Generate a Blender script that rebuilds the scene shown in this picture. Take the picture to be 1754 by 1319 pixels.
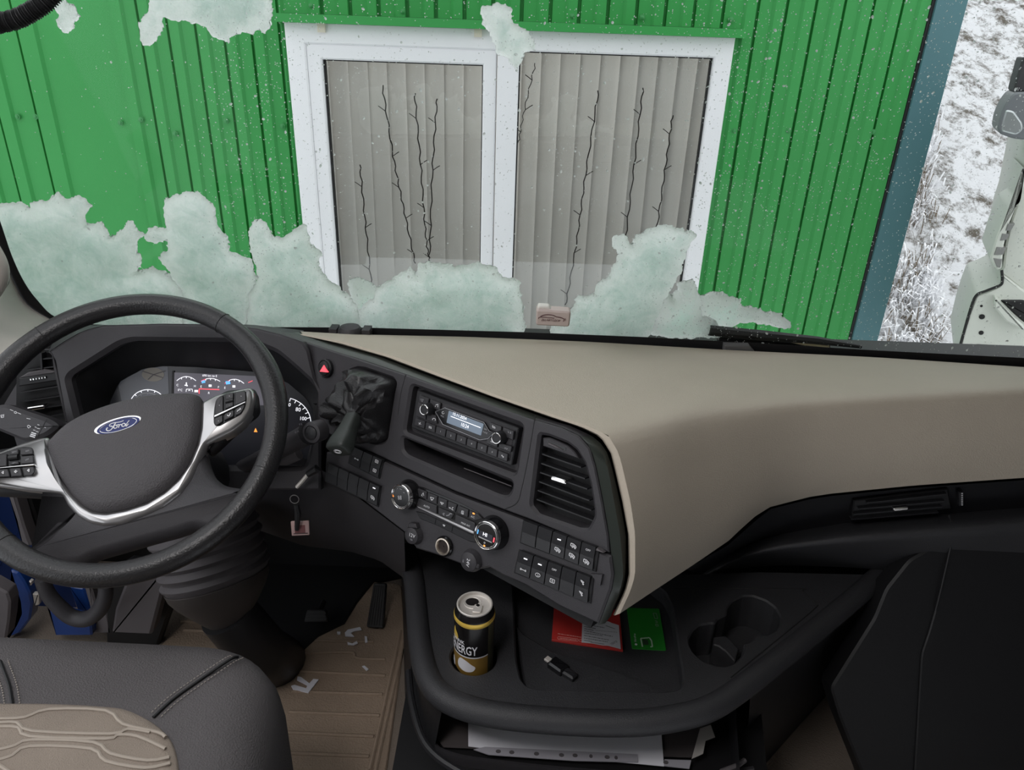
import bpy, bmesh, math, random
import numpy as np
from mathutils import Vector, Matrix
random.seed(7); RNG = np.random.default_rng(11)
for o in list(bpy.data.objects): bpy.data.objects.remove(o)
SC = bpy.context.scene
COL = SC.collection

# ------------------------------------------------------------------ camera
F = 1250.0; PITCH = math.radians(25.53); ROLL = math.radians(2.01)
CAM = np.array([0, 0, 2.5])
cd = bpy.data.cameras.new('camera'); cam = bpy.data.objects.new('camera', cd); COL.objects.link(cam)
cd.sensor_width = 36.0; cd.lens = 36.0*F/1754.0; cd.clip_start = .02; cd.clip_end = 300
MW = Matrix.Translation(Vector(CAM)) @ Matrix.Rotation(math.pi/2-PITCH, 4, 'X') @ Matrix.Rotation(ROLL, 4, 'Z')
cam.matrix_world = MW
SC.camera = cam
M3 = np.array(MW.to_3x3())

# ------------------------------------------------------------------ sky, fill light, exposure
W = bpy.data.worlds.new('overcast_sky'); SC.world = W; W.use_nodes = True
wn = W.node_tree; bg = wn.nodes['Background']
tcw = wn.nodes.new('ShaderNodeTexCoord'); nzw = wn.nodes.new('ShaderNodeTexNoise'); rmp = wn.nodes.new('ShaderNodeValToRGB')
nzw.inputs['Scale'].default_value = 3.0; nzw.inputs['Detail'].default_value = 6
wn.links.new(tcw.outputs['Generated'], nzw.inputs['Vector']); wn.links.new(nzw.outputs['Fac'], rmp.inputs['Fac'])
rmp.color_ramp.elements[0].position = .3; rmp.color_ramp.elements[0].color = (.78, .82, .88, 1)
rmp.color_ramp.elements[1].position = .75; rmp.color_ramp.elements[1].color = (1, 1, 1, 1)
wn.links.new(rmp.outputs['Color'], bg.inputs['Color']); bg.inputs['Strength'].default_value = 1.25
SC.view_settings.view_transform = 'Standard'; SC.view_settings.look = 'None'
SC.view_settings.gamma = 1; SC.view_settings.use_curve_mapping = False; SC.view_settings.exposure = 0.42
dl0 = bpy.data.lights.new('cab_fill_light', 'AREA'); dl0.shape = 'RECTANGLE'; dl0.size = .35; dl0.size_y = .35; dl0.energy = 7.0; dl0.color = (1, .96, .95)
dlo = bpy.data.objects.new('cab_fill_light', dl0); dlo.location = (-.48, .0, 3.08); COL.objects.link(dlo)  # unseen fill light, added to lift seat, mat and wheel

# ------------------------------------------------------------------ pixel -> place helpers (survey of the photograph)
def ray(x, y): return M3 @ np.array([x-877, 659.5-y, -F])
def onY(x, y, Y):
    d = ray(x, y); return CAM + d*(Y/d[1])
def onZ(x, y, Z):
    d = ray(x, y); return CAM + d*((Z-2.5)/d[2])
def onX(x, y, X):
    d = ray(x, y); return CAM + d*(X/d[0])
def dep(x, y, z): return CAM + ray(x, y)*(z/F)
def nrm(v): v = np.array(v, float); return v/np.linalg.norm(v)
class Frame:
    def __init__(s, O, u, v, n): s.O, s.u, s.v, s.n = (np.array(q, float) for q in (O, u, v, n))
    def P(s, a, b, d=0): return s.O + a*s.u + b*s.v + d*s.n
    def px(s, x, y, d=0):
        r = ray(x, y); O = s.O + d*s.n
        q = CAM + r*(np.dot(O-CAM, s.n)/np.dot(r, s.n)) - O
        return (float(q@s.u), float(q@s.v))
    def poly(s, pts, d=0): return [s.px(x, y, d) for x, y in pts]
    def at(s, x, y, d=0): a, b = s.px(x, y, d); return s.P(a, b, d)
def crop(x0, y0, k): return lambda *pts: [(x0+x/k, y0+y/k) for x, y in pts]
cA = crop(680, 640, 5.996); cB = crop(640, 800, 6.596); cC = crop(860, 860, 6.595); cD = crop(420, 560, 2.998)
cE = crop(640, 640, 2.998); cV = crop(900, 700, 5.994); cBt = crop(540, 600, 6.594)
c1 = crop(0, 480, 2.355); c4 = crop(680, 960, 2.37); c5 = crop(0, 940, 2.37); c6 = crop(0, 0, 2.198)
c7 = crop(480, 0, 2.1275); c8 = crop(1200, 0, 2.061); cL = crop(0, 560, 4.396); cG = crop(190, 610, 4.74)
cT = crop(1600, 80, 2.442); cU = crop(1160, 1000, 6.746); cR = crop(1060, 780, 2.447); cQ = crop(0, 840, 4.884)
cCan = crop(760, 1000, 8.245); cBk = crop(930, 1020, 7.626); cWr = crop(340, 640, 10.99); cWl = crop(0, 740, 14.65)
cK = crop(480, 680, 5.28); cP = crop(440, 880, 5.496); cDr = crop(760, 1200, 3.132); cEm = crop(150, 700, 15.945)

# ------------------------------------------------------------------ 2D helpers
def rs(poly, n, closed=True):
    p = np.array(list(poly)+([poly[0]] if closed else []), float)
    s = np.r_[0, np.cumsum(np.linalg.norm(np.diff(p, axis=0), axis=1))]
    t = np.linspace(0, s[-1], n+1)[:-1] if closed else np.linspace(0, s[-1], n)
    return np.stack([np.interp(t, s, p[:, i]) for i in range(p.shape[1])], 1)
def cr(pts, k=6, closed=False):
    p = [np.array(q, float) for q in pts]; n = len(p); out = []
    for i in range(n if closed else n-1):
        g = (lambda j: p[j % n]) if closed else (lambda j: p[min(max(j, 0), n-1)])
        a, b, c, d = g(i-1), g(i), g(i+1), g(i+2)
        for j in range(k):
            t = j/k; out.append(.5*((2*b)+(c-a)*t+(2*a-5*b+4*c-d)*t*t+(3*b-a-3*c+d)*t**3))
    if not closed: out.append(p[-1])
    return out
def area(p): p = np.array(p); x, y = p[:, 0], p[:, 1]; return .5*np.sum(x*np.roll(y, -1)-np.roll(x, -1)*y)
def ccw(p): p = [tuple(q) for q in p]; return p if area(p) > 0 else p[::-1]
def inset(p, r):
    p = np.array(p, float); n = len(p); out = []
    for i in range(n):
        a, b, c = p[i-1], p[i], p[(i+1) % n]
        e1 = b-a; e2 = c-b; e1 /= np.linalg.norm(e1)+1e-12; e2 /= np.linalg.norm(e2)+1e-12
        n1 = np.array([-e1[1], e1[0]]); n2 = np.array([-e2[1], e2[0]])
        m = n1+n2; k = max(.35, 1+n1@n2); out.append(tuple(b+m*r/k))
    return out
def rnd(p, r, k=4):
    p = np.array(ccw(p), float); n = len(p); out = []
    for i in range(n):
        a, b, c = p[i-1], p[i], p[(i+1) % n]
        d1 = a-b; d2 = c-b; l1 = np.linalg.norm(d1); l2 = np.linalg.norm(d2); q = min(r, l1*.45, l2*.45)
        A = b+d1/l1*q; B = b+d2/l2*q
        for j in range(k+1):
            t = j/k; out.append(tuple((1-t)**2*A+2*t*(1-t)*b+t*t*B))
    return out
def circ(c, r, n=24, ry=None): return [(c[0]+r*math.cos(2*math.pi*i/n), c[1]+(ry or r)*math.sin(2*math.pi*i/n)) for i in range(n)]
_tab = RNG.random((16, 128, 128))
def vn(x, y, f, s=0):
    x = np.asarray(x)*f+13.7*s; y = np.asarray(y)*f+7.3*s
    i = np.floor(x).astype(int); j = np.floor(y).astype(int); fx = x-i; fy = y-j
    fx = fx*fx*(3-2*fx); fy = fy*fy*(3-2*fy); T = _tab[s % 16]
    g = lambda a, b: T[a % 128, b % 128]
    return (g(i, j)*(1-fx)+g(i+1, j)*fx)*(1-fy)+(g(i, j+1)*(1-fx)+g(i+1, j+1)*fx)*fy
def fbm(x, y, f, s=0, o=4):
    t = 0; a = .5
    for k in range(o): t = t+a*(vn(x, y, f*2**k, s+k)-.5); a *= .55
    return t

# ------------------------------------------------------------------ materials
MAT = {}
def mat(name, col, rough=.5, metal=0, bump=0, bs=300, var=0, vs=12, spec=.5, emit=0, trans=0, ior=1.45, coat=0, det=3):
    if name in MAT: return MAT[name]
    m = bpy.data.materials.new(name); m.use_nodes = True; t = m.node_tree; b = t.nodes['Principled BSDF']
    b.inputs['Base Color'].default_value = (*col, 1); b.inputs['Roughness'].default_value = rough; b.inputs['Metallic'].default_value = metal
    b.inputs['Specular IOR Level'].default_value = spec; b.inputs['IOR'].default_value = ior
    b.inputs['Transmission Weight'].default_value = trans; b.inputs['Coat Weight'].default_value = coat
    if emit: b.inputs['Emission Color'].default_value = (*col, 1); b.inputs['Emission Strength'].default_value = emit
    if bump or var:
        tc = t.nodes.new('ShaderNodeTexCoord')
    if bump:
        nz = t.nodes.new('ShaderNodeTexNoise'); nz.inputs['Scale'].default_value = bs; nz.inputs['Detail'].default_value = det
        bm = t.nodes.new('ShaderNodeBump'); bm.inputs['Strength'].default_value = bump; bm.inputs['Distance'].default_value = .002
        t.links.new(tc.outputs['Object'], nz.inputs['Vector']); t.links.new(nz.outputs['Fac'], bm.inputs['Height']); t.links.new(bm.outputs['Normal'], b.inputs['Normal'])
    if var:
        n2 = t.nodes.new('ShaderNodeTexNoise'); n2.inputs['Scale'].default_value = vs; n2.inputs['Detail'].default_value = 5
        mx = t.nodes.new('ShaderNodeMix'); mx.data_type = 'RGBA'
        mx.inputs['A'].default_value = (*[c*(1-var) for c in col], 1); mx.inputs['B'].default_value = (*[min(1, c*(1+var)) for c in col], 1)
        t.links.new(tc.outputs['Object'], n2.inputs['Vector']); t.links.new(n2.outputs['Fac'], mx.inputs['Factor']); t.links.new(mx.outputs['Result'], b.inputs['Base Color'])
    MAT[name] = m; return m
def glassmat(name, tint, refl, rough=0.0):
    m = bpy.data.materials.new(name); m.use_nodes = True; t = m.node_tree; out = t.nodes['Material Output']
    t.nodes.remove(t.nodes['Principled BSDF'])
    a = t.nodes.new('ShaderNodeBsdfTransparent'); a.inputs['Color'].default_value = (*tint, 1)
    g = t.nodes.new('ShaderNodeBsdfGlossy'); g.inputs['Roughness'].default_value = rough
    f = t.nodes.new('ShaderNodeFresnel'); f.inputs['IOR'].default_value = refl
    x = t.nodes.new('ShaderNodeMixShader'); t.links.new(f.outputs[0], x.inputs[0]); t.links.new(a.outputs[0], x.inputs[1]); t.links.new(g.outputs[0], x.inputs[2])
    t.links.new(x.outputs[0], out.inputs['Surface']); MAT[name] = m; return m
PLA = mat('charcoal_plastic', (.039, .037, .041), .52, bump=.25, bs=900, var=.12)
PLB = mat('black_plastic', (.016, .016, .018), .45, bump=.2, bs=900)
PLD = mat('deep_black_plastic', (.008, .008, .009), .55)
GLO = mat('gloss_black', (.008, .008, .009), .12)
TRAYM = mat('tray_plastic', (.034, .034, .037), .44, bump=.45, bs=700, var=.15)
BEI = mat('beige_soft_plastic', (.45, .395, .32), .62, bump=.3, bs=500, var=.05)
BEI2 = mat('pale_grey_trim', (.52, .48, .44), .6, bump=.2, bs=600, var=.04)
STRIP = mat('dark_green_grey_strip', (.035, .042, .036), .35)
LEA = mat('black_leather', (.017, .0165, .0175), .34, bump=.35, bs=350)
PAD = mat('airbag_plastic', (.060, .056, .060), .55, bump=.6, bs=500)
SIL = mat('satin_silver', (.55, .54, .54), .3, metal=.9)
CHR = mat('chrome', (.85, .84, .83), .14, metal=1)
MET = mat('bare_metal', (.74, .70, .65), .40, metal=.35)
WHT = mat('white_print', (.8, .8, .82), .5)
LIT = mat('lit_white_print', (.9, .9, .95), .5, emit=.7)
DIM = mat('dim_grey_print', (.35, .35, .37), .5)
RED = mat('lit_red_print', (.95, .09, .12), .5, emit=.8)
ORA = mat('lit_orange_print', (1, .33, .06), .5, emit=1.0)
SNOWI = None
GRN = mat('green_painted_steel', (.045, .30, .075), .42, bump=.04, bs=60, var=.07, vs=3, spec=.3)
GRN2 = mat('dark_green_steel', (.04, .25, .07), .45)
TEAL = mat('teal_painted_steel', (.065, .165, .185), .5, var=.06, vs=5)
PVC = mat('white_window_plastic', (.86, .86, .88), .35)
GASK = mat('black_rubber', (.012, .012, .013), .6)
BLU = mat('blue_car_paint', (.012, .05, .22), .25, coat=.6)
KICK = mat('grey_trim_plastic', (.11, .10, .105), .6, bump=.3, bs=600)
FAB = mat('dark_seat_fabric', (.085, .078, .080), .8, bump=.8, bs=420, var=.2, vs=6)
FABB = mat('taupe_seat_fabric', (.23, .19, .155), .85, bump=.6, bs=700, var=.12, vs=20)
SEAM = mat('pale_stitching', (.30, .27, .24), .8)
SEAMT = mat('taupe_piping', (.33, .285, .24), .8)
CARP = mat('greige_carpet', (.23, .19, .155), .95, bump=1, bs=350, var=.15)
MATM = mat('brown_floor_mat', (.33, .25, .185), .95, bump=1, bs=260, var=.3, vs=8)
PAPER = mat('white_paper', (.82, .82, .88), .7, var=.03)
SLAT = mat('grey_blind_fabric', (.74, .72, .70), .8, bump=.3, bs=400, var=.04, vs=6)
_t = SLAT.node_tree; _x = _t.nodes.new('ShaderNodeMixShader'); _r = _t.nodes.new('ShaderNodeBsdfTranslucent'); _r.inputs['Color'].default_value = (.8, .76, .72, 1); _x.inputs[0].default_value = .35
_t.links.new(_t.nodes['Principled BSDF'].outputs[0], _x.inputs[1]); _t.links.new(_r.outputs[0], _x.inputs[2]); _t.links.new(_x.outputs[0], _t.nodes['Material Output'].inputs['Surface'])
SCREENB = mat('dark_display', (.035, .037, .05), .15)
WHB = mat('white_truck_paint', (.62, .64, .58), .35)
TGREY = mat('grey_mirror_shell', (.16, .17, .18), .4)
def snowmat(name, t0, t1, lo=.62):
    """granular snow: thin crumbs let more light through than packed lumps (vertex value 'thin'), ice streaks are darker"""
    m = bpy.data.materials.new(name); m.use_nodes = True; t = m.node_tree; out = t.nodes['Material Output']; b = t.nodes['Principled BSDF']; L = t.links.new
    b.inputs['Roughness'].default_value = .7; b.inputs['Specular IOR Level'].default_value = .2
    tc = t.nodes.new('ShaderNodeTexCoord'); nz = t.nodes.new('ShaderNodeTexNoise'); nz.inputs['Scale'].default_value = 240; nz.inputs['Detail'].default_value = 7
    n2 = t.nodes.new('ShaderNodeTexNoise'); n2.inputs['Scale'].default_value = 22; n2.inputs['Detail'].default_value = 9; n2.inputs['Roughness'].default_value = .72; n2.inputs['Distortion'].default_value = .6
    bm = t.nodes.new('ShaderNodeBump'); bm.inputs['Strength'].default_value = .9; bm.inputs['Distance'].default_value = .004
    L(tc.outputs['Object'], nz.inputs['Vector']); L(nz.outputs['Fac'], bm.inputs['Height']); L(bm.outputs['Normal'], b.inputs['Normal'])
    r = t.nodes.new('ShaderNodeValToRGB'); r.color_ramp.elements[0].position = .36; r.color_ramp.elements[0].color = (lo*.90, lo*1.02, lo*.98, 1); r.color_ramp.elements[1].position = .66; r.color_ramp.elements[1].color = (.99, .99, .99, 1)
    at = t.nodes.new('ShaderNodeAttribute'); at.attribute_name = 'thin'
    ad = t.nodes.new('ShaderNodeMath'); ad.operation = 'MULTIPLY_ADD'; ad.inputs[1].default_value = .30; L(at.outputs['Fac'], ad.inputs[0]); L(n2.outputs['Fac'], ad.inputs[2])
    L(tc.outputs['Object'], n2.inputs['Vector']); L(ad.outputs[0], r.inputs['Fac']); L(r.outputs['Color'], b.inputs['Base Color'])
    tr = t.nodes.new('ShaderNodeBsdfTranslucent'); L(r.outputs['Color'], tr.inputs['Color']); L(bm.outputs['Normal'], tr.inputs['Normal'])
    mr = t.nodes.new('ShaderNodeMapRange'); mr.inputs['To Min'].default_value = t0; mr.inputs['To Max'].default_value = t1; L(at.outputs['Fac'], mr.inputs['Value'])
    x = t.nodes.new('ShaderNodeMixShader'); L(mr.outputs[0], x.inputs[0]); L(b.outputs[0], x.inputs[1]); L(tr.outputs[0], x.inputs[2]); L(x.outputs[0], out.inputs['Surface']); MAT[name] = m; return m
SNOW = snowmat('pressed_snow', .92, .97, .78); SNOW2 = snowmat('loose_snow', .85, .92, 1.0)

# ------------------------------------------------------------------ object helpers
def setp(o, label=None, cat=None, group=None, kind=None):
    for k, v in (('label', label), ('category', cat), ('group', group), ('kind', kind)):
        if v: o[k] = v
    return o
def thing(name, label, cat, loc, group=None, kind=None):
    o = bpy.data.objects.new(name, None); COL.objects.link(o); o.location = Vector(loc); o.empty_display_size = .05
    return setp(o, label, cat, group, kind)
def link(o, parent):
    COL.objects.link(o)
    if parent is not None:
        o.parent = parent
        T = parent.location.copy() if parent.parent is None else Vector((0, 0, 0))
        o.matrix_parent_inverse = Matrix.Translation(-T)
    return o
def mesh(name, vs, fs, m, parent=None, smooth=True, ang=38):
    me = bpy.data.meshes.new(name); me.from_pydata([tuple(map(float, v)) for v in vs], [], [tuple(f) for f in fs])
    bm = bmesh.new(); bm.from_mesh(me); bmesh.ops.recalc_face_normals(bm, faces=bm.faces[:])
    if smooth:
        ca = math.radians(ang)
        for f in bm.faces: f.smooth = True
        for e in bm.edges:
            if len(e.link_faces) == 2 and e.calc_face_angle(0) > ca: e.smooth = False
    bm.to_mesh(me); bm.free()
    me.materials.append(m)
    o = bpy.data.objects.new(name, me)
    if parent is None:
        a = np.array(vs, float); L = (a.min(0)+a.max(0))/2; L[2] = a[:, 2].min(); L = Vector(L)
        me.transform(Matrix.Translation(-L)); o.location = L
    return link(o, parent)
class MB:
    def __init__(s): s.v = []; s.f = []
    def add(s, vs, fs):
        n = len(s.v); s.v += [np.array(v, float) for v in vs]; s.f += [tuple(i+n for i in f) for f in fs]; return s
    def build(s, name, m, parent=None, smooth=True, ang=38): return mesh(name, s.v, s.f, m, parent, smooth, ang)
    # shapes
    def rings(s, rr, cap0=True, cap1=True, closed=True):
        n = len(rr[0]); vs = [p for r in rr for p in r]; fs = []
        for k in range(len(rr)-1):
            for i in range(n if closed else n-1):
                j = (i+1) % n; fs.append((k*n+i, k*n+j, (k+1)*n+j, (k+1)*n+i))
        if closed and cap0: fs.append(tuple(range(n))[::-1])
        if closed and cap1: fs.append(tuple(range((len(rr)-1)*n, len(rr)*n)))
        return s.add(vs, fs)
    def prism(s, fr, ab, d0, d1, bev=0):
        ab = ccw(ab); rr = [[fr.P(a, b, d0) for a, b in ab]]
        if bev: rr += [[fr.P(a, b, d1-bev) for a, b in ab], [fr.P(a, b, d1) for a, b in inset(ab, bev)]]
        else: rr += [[fr.P(a, b, d1) for a, b in ab]]
        return s.rings(rr)
    def dome(s, fr, ab, prof, c=None):
        ab = np.array(ccw(ab)); c = ab.mean(0) if c is None else np.array(c)
        return s.rings([[fr.P(*(c+(q-c)*k), d) for q in ab] for k, d in prof])
    def lathe(s, fr, prof, n=28, c=(0, 0), cap0=True, cap1=True):
        return s.rings([[fr.P(c[0]+r*math.cos(2*math.pi*i/n), c[1]+r*math.sin(2*math.pi*i/n), d) for i in range(n)] for r, d in prof], cap0, cap1)
    def tube(s, path, r, n=8, closed=False, ref=(0, 0, 1)):
        p = np.array(path, float); m = len(p); R = np.ones(m)*r if np.isscalar(r) else np.array(r)
        tg = np.array([(p[(i+1) % m]-p[i-1]) if closed else (p[min(i+1, m-1)]-p[max(i-1, 0)]) for i in range(m)])
        tg /= np.linalg.norm(tg, axis=1)[:, None]+1e-12
        x = np.array(ref, float)
        if abs(x@tg[0]) > .95: x = np.array([1., 0, 0])
        rr = []
        for i in range(m):
            x = x-tg[i]*(x@tg[i]); x /= np.linalg.norm(x); y = np.cross(tg[i], x)
            rr.append([p[i]+R[i]*(math.cos(2*math.pi*k/n)*x+math.sin(2*math.pi*k/n)*y) for k in range(n)])
        if closed: rr.append(rr[0]); return s.rings(rr, False, False)
        return s.rings(rr)
    def loft(s, rows):
        n = len(rows[0]); vs = [p for r in rows for p in r]
        return s.add(vs, [(k*n+i, k*n+i+1, (k+1)*n+i+1, (k+1)*n+i) for k in range(len(rows)-1) for i in range(n-1)])
    def box(s, lo, hi):
        (a, b, c), (d, e, f) = lo, hi
        return s.add([(a, b, c), (d, b, c), (d, e, c), (a, e, c), (a, b, f), (d, b, f), (d, e, f), (a, e, f)],
                     [(0, 3, 2, 1), (4, 5, 6, 7), (0, 1, 5, 4), (1, 2, 6, 5), (2, 3, 7, 6), (3, 0, 4, 7)])
    def rod(s, fr, a, b, w, d0, d1):
        a = np.array(a); b = np.array(b); t = (b-a)/np.linalg.norm(b-a); q = np.array([-t[1], t[0]])*w/2
        return s.prism(fr, [tuple(a-q), tuple(b-q), tuple(b+q), tuple(a+q)], d0, d1)
def plate(name, fr, outer, holes, thick, m, parent, ch=.002, bev=.003, d=0, hd=None, floor=True):
    """flat plate in frame coordinates with recesses: each hole gets a chamfer, walls and (optionally) a floor"""
    bm = bmesh.new(); P = lambda q, dd: bm.verts.new(Vector(fr.P(q[0], q[1], dd)))
    outer = ccw(outer); holes = [ccw(h) for h in holes]
    rings = []
    top = [P(q, d) for q in inset(outer, bev)]; rings.append(top)
    low = [[P(q, d-bev) for q in outer], [P(q, d-thick) for q in outer]]
    hr = []
    for h in holes: r = [P(q, d) for q in inset(h, -ch)]; rings.append(r); hr.append(r)
    es = []
    for r in rings:
        for i in range(len(r)): es.append(bm.edges.new((r[i], r[(i+1) % len(r)])))
    bmesh.ops.triangle_fill(bm, use_beauty=True, use_dissolve=False, edges=es, normal=Vector(fr.n))
    def wall(a, b):
        n = len(a)
        for i in range(n): bm.faces.new((a[i], a[(i+1) % n], b[(i+1) % n], b[i]))
    wall(top, low[0]); wall(low[0], low[1])
    for k, (h, r) in enumerate(zip(holes, hr)):
        dd = hd[k] if hd else thick
        r1 = [P(q, d-ch) for q in h]; r2 = [P(q, d-dd) for q in h]; wall(r, r1); wall(r1, r2)
        if floor: bm.faces.new(r2)
    bmesh.ops.recalc_face_normals(bm, faces=bm.faces[:])
    for f in bm.faces: f.smooth = True
    for e in bm.edges:
        if len(e.link_faces) == 2 and e.calc_face_angle(0) > .6: e.smooth = False
    me = bpy.data.meshes.new(name); bm.to_mesh(me); bm.free(); me.materials.append(m)
    return link(bpy.data.objects.new(name, me), parent)
def text(s, fr, x, y, h, m, parent, d=.0006, x2=None, y2=None, sx=1, bold=0, name='lettering', align='CENTER'):
    """lettering whose centre lies at pixel (x,y) of the frame, h = cap height in pixels; (x2,y2) gives the baseline direction"""
    a, b = fr.px(x, y, d); k = dpx(fr, x, y)
    if x2 is None: t = np.array([1., 0.])
    else: t = np.array(fr.px(x2, y2, d))-np.array([a, b]); t /= np.linalg.norm(t)
    U = fr.u*t[0]+fr.v*t[1]; V = -fr.u*t[1]+fr.v*t[0]
    c = bpy.data.curves.new(name, 'FONT'); c.body = s; c.size = h*k/.70; c.align_x = align; c.align_y = 'CENTER'; c.offset = bold*h*k; c.resolution_u = 3
    c.materials.append(m); o = bpy.data.objects.new(name, c); link(o, parent)
    Mx = Matrix.Identity(4); p = fr.P(a, b, d)
    for i in range(3): Mx[i][0] = U[i]*sx; Mx[i][1] = V[i]; Mx[i][2] = fr.n[i]; Mx[i][3] = p[i]
    if parent is not None: o.matrix_basis = Mx
    else: o.matrix_world = Mx
    return o
def dpx(fr, x, y):
    a = fr.at(x, y); return float(np.linalg.norm(np.dot(M3.T, a-CAM)[2])/F)
def strokes(fr, lines, w, m, parent, d=.0006, name='symbol', n=4, closed=False):
    b = MB()
    for l in lines:
        for p, q in zip(l[:-1], l[1:]): b.rod(fr, fr.px(*p, d), fr.px(*q, d), w, d-.0004, d)
    return b.build(name, m, parent, smooth=False)
def quadcells(q, n, gap=.06):
    (a, b, c, d) = [np.array(k, float) for k in q]  # TL TR BR BL
    out = []
    for i in range(n):
        t0 = (i+gap/2)/n; t1 = (i+1-gap/2)/n
        out.append([tuple(a+(b-a)*t0), tuple(a+(b-a)*t1), tuple(d+(c-d)*t1), tuple(d+(c-d)*t0)])
    return out
def bil(q, s, t):
    (a, b, c, d) = [np.array(k, float) for k in q]; return tuple((a*(1-s)+b*s)*(1-t)+(d*(1-s)+c*s)*t)

# ------------------------------------------------------------------ frames of the cab
def tilted(O, yaw, tau):
    y, t = math.radians(yaw), math.radians(tau)
    u = np.array([math.cos(y), -math.sin(y), 0]); nh = np.array([-math.sin(y), -math.cos(y), 0]); z = np.array([0, 0, 1.])
    return Frame(O, u, -math.sin(t)*nh+math.cos(t)*z, math.cos(t)*nh+math.sin(t)*z)
PF = tilted(dep(800, 730, 1.14), 34, 17)                       # centre stack, turned to the driver
HF = tilted(PF.at(548, 690), 3, 20)                            # instrument hood face
CF = tilted(HF.at(340, 690)+np.array([0, .085, -.02]), 2, 28)  # dials
GV = nrm([0, -.12, 1]); GF = Frame([0, 1.45, 1.92], [1, 0, 0], GV, np.cross([1, 0, 0], GV))   # windscreen; n looks into the cab
if GF.n[1] > 0: GF.n = -GF.n
e_, w_ = math.radians(50.585), math.radians(8.12)
wnv = np.array([math.sin(w_)*math.cos(e_), -math.cos(w_)*math.cos(e_), math.sin(e_)]); wu = nrm(np.cross([0, 0, 1], wnv)); wv = np.cross(wnv, wu)
WF = Frame(CAM+(np.array([-.5456, .9025, 1.9789])-CAM)*1.036, wu, wv, wnv)                    # steering wheel
ZT = 1.575; TF = Frame([0, 0, ZT], [1, 0, 0], [0, 1, 0], [0, 0, 1])                            # console tray
FLOORZ = 1.15

# ================================================================== OUTSIDE
WY = 3.25
wx = lambda x, y: float(onY(x, y, WY)[0])
wz = lambda x, y: float(onY(x, y, WY)[2])
wall = thing('wall_front', None, None, (0, WY, 0), kind='structure')
X0, X1 = wx(490, 40), wx(1257, 62); ZTOP = 2.525; ZBOT = 1.12
def ribbed(x0, x1, z0, z1, ribs, flip=False):
    """one sheet of trapezoid steel: ribs = list of (left, right) of the raised bands"""
    pr = [(x0, 0.)]
    for a, b in ribs:
        if b < x0+.004 or a > x1-.004: continue
        a2, b2 = max(a, x0+.001), min(b, x1-.001)
        if flip: pr += [(a2-.012, 0), (a2-.010, -.016), (a2+.002, -.016), (a2+.004, .012), (b2-.010, .012), (b2+.001, 0)]
        else: pr += [(a2-.001, 0), (a2+.010, .012), (b2-.010, .012), (b2-.008, -.016), (b2+.004, -.016), (b2+.006, 0)]
    pr.append((x1, 0.)); pr = [p for i, p in enumerate(pr) if i == 0 or p[0] > pr[i-1][0]]
    f = [(x, WY-h, z0) for x, h in pr]; g = [(x, WY-h, z1) for x, h in pr]
    bk = [(x, WY-h+.004, z0) for x, h in pr]; bt = [(x, WY-h+.004, z1) for x, h in pr]
    return MB().loft([bk, f, g, bt])
# ribs measured along the wall: a smooth strip, then repeated bands
ribsA = [(-3.6+.115*k, -3.6+.115*k+.055) for k in range(12)] + [(-2.205, -2.145), (-2.045, -1.965)]
ribsB = [(-1.655+.1125*k, -1.655+.1125*k+.052) for k in range(1, 7)]
ribsB = [(-1.655, -1.60)] + ribsB
ribsC = [(-.86+.1135*k, -.86+.1135*k+.054) for k in range(0, 16)]
ribsD = [(.86+.1125*k, .86+.1125*k+.058) for k in range(0, 7)]
ribbed(-3.7, -1.655, .35, 3.1, ribsA, True).build('steel_sheet', GRN, wall, ang=20)
ribbed(-1.665, X0-.004, .35, 3.1, ribsB, True).build('steel_sheet', GRN, wall, ang=20)
ribbed(X0-.004, X1+.004, ZTOP+.03, 3.1, ribsC).build('steel_sheet', GRN, wall, ang=20)
ribbed(X0-.004, X1+.004, .35, ZBOT, ribsC).build('steel_sheet', GRN, wall, ang=20)
ribbed(X1+.004, 1.60, .35, 3.1, ribsD).build('steel_sheet', GRN, wall, ang=20)
MB().box((X0-.02, WY-.075, ZTOP-.003), (X1+.03, WY+.01, ZTOP+.028)).build('drip_cap', GRN, wall)
MB().box((X0-.01, WY+.01, ZBOT-.03), (X1+.01, WY+.1, ZBOT)).build('window_ledge', GRN, wall)
MB().box((-3.7, WY-.02, 0), (1.72, WY+.1, .36)).build('plinth', mat('grey_concrete', (.3, .3, .29), .9), wall)
MB().box((-3.7, WY+.12, .3), (X0, WY+.16, 3.1)).box((X1, WY+.12, .3), (1.70, WY+.16, 3.1)).box((X0, WY+.12, ZTOP+.03), (X1, WY+.16, 3.1)).box((X0, WY+.12, .3), (X1, WY+.16, ZBOT-.03)).build('backing', mat('grey_board', (.2, .2, .2), .9), wall)
for x, y in [(30, 200), (61, 200), (206, 210), (241, 205), (300, 229), (387, 207), (484, 216), (533, 10), (690, 20), (980, 28), (1100, 30), (1252, 34), (1350, 224), (1496, 226), (1257, 224)]:
    c = onY(x, y, WY-.012)
    MB().lathe(Frame(c, [1, 0, 0], [0, 0, 1], [0, -1, 0]), [(.011, -.004), (.011, .001), (.006, .002), (.006, .006), (.004, .007)], 10).build('screw', GRN2, wall)
# corner flashing
tr = thing('trim_1', None, None, (1.6, WY, .3), kind='structure')
MB().box((1.597, WY-.028, .3), (1.715, WY+.2, 3.1)).build('corner_flashing', TEAL, tr)
MB().box((1.585, WY-.016, .3), (1.60, WY+.0, 3.1)).build('flashing_return', GASK, tr)

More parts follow.
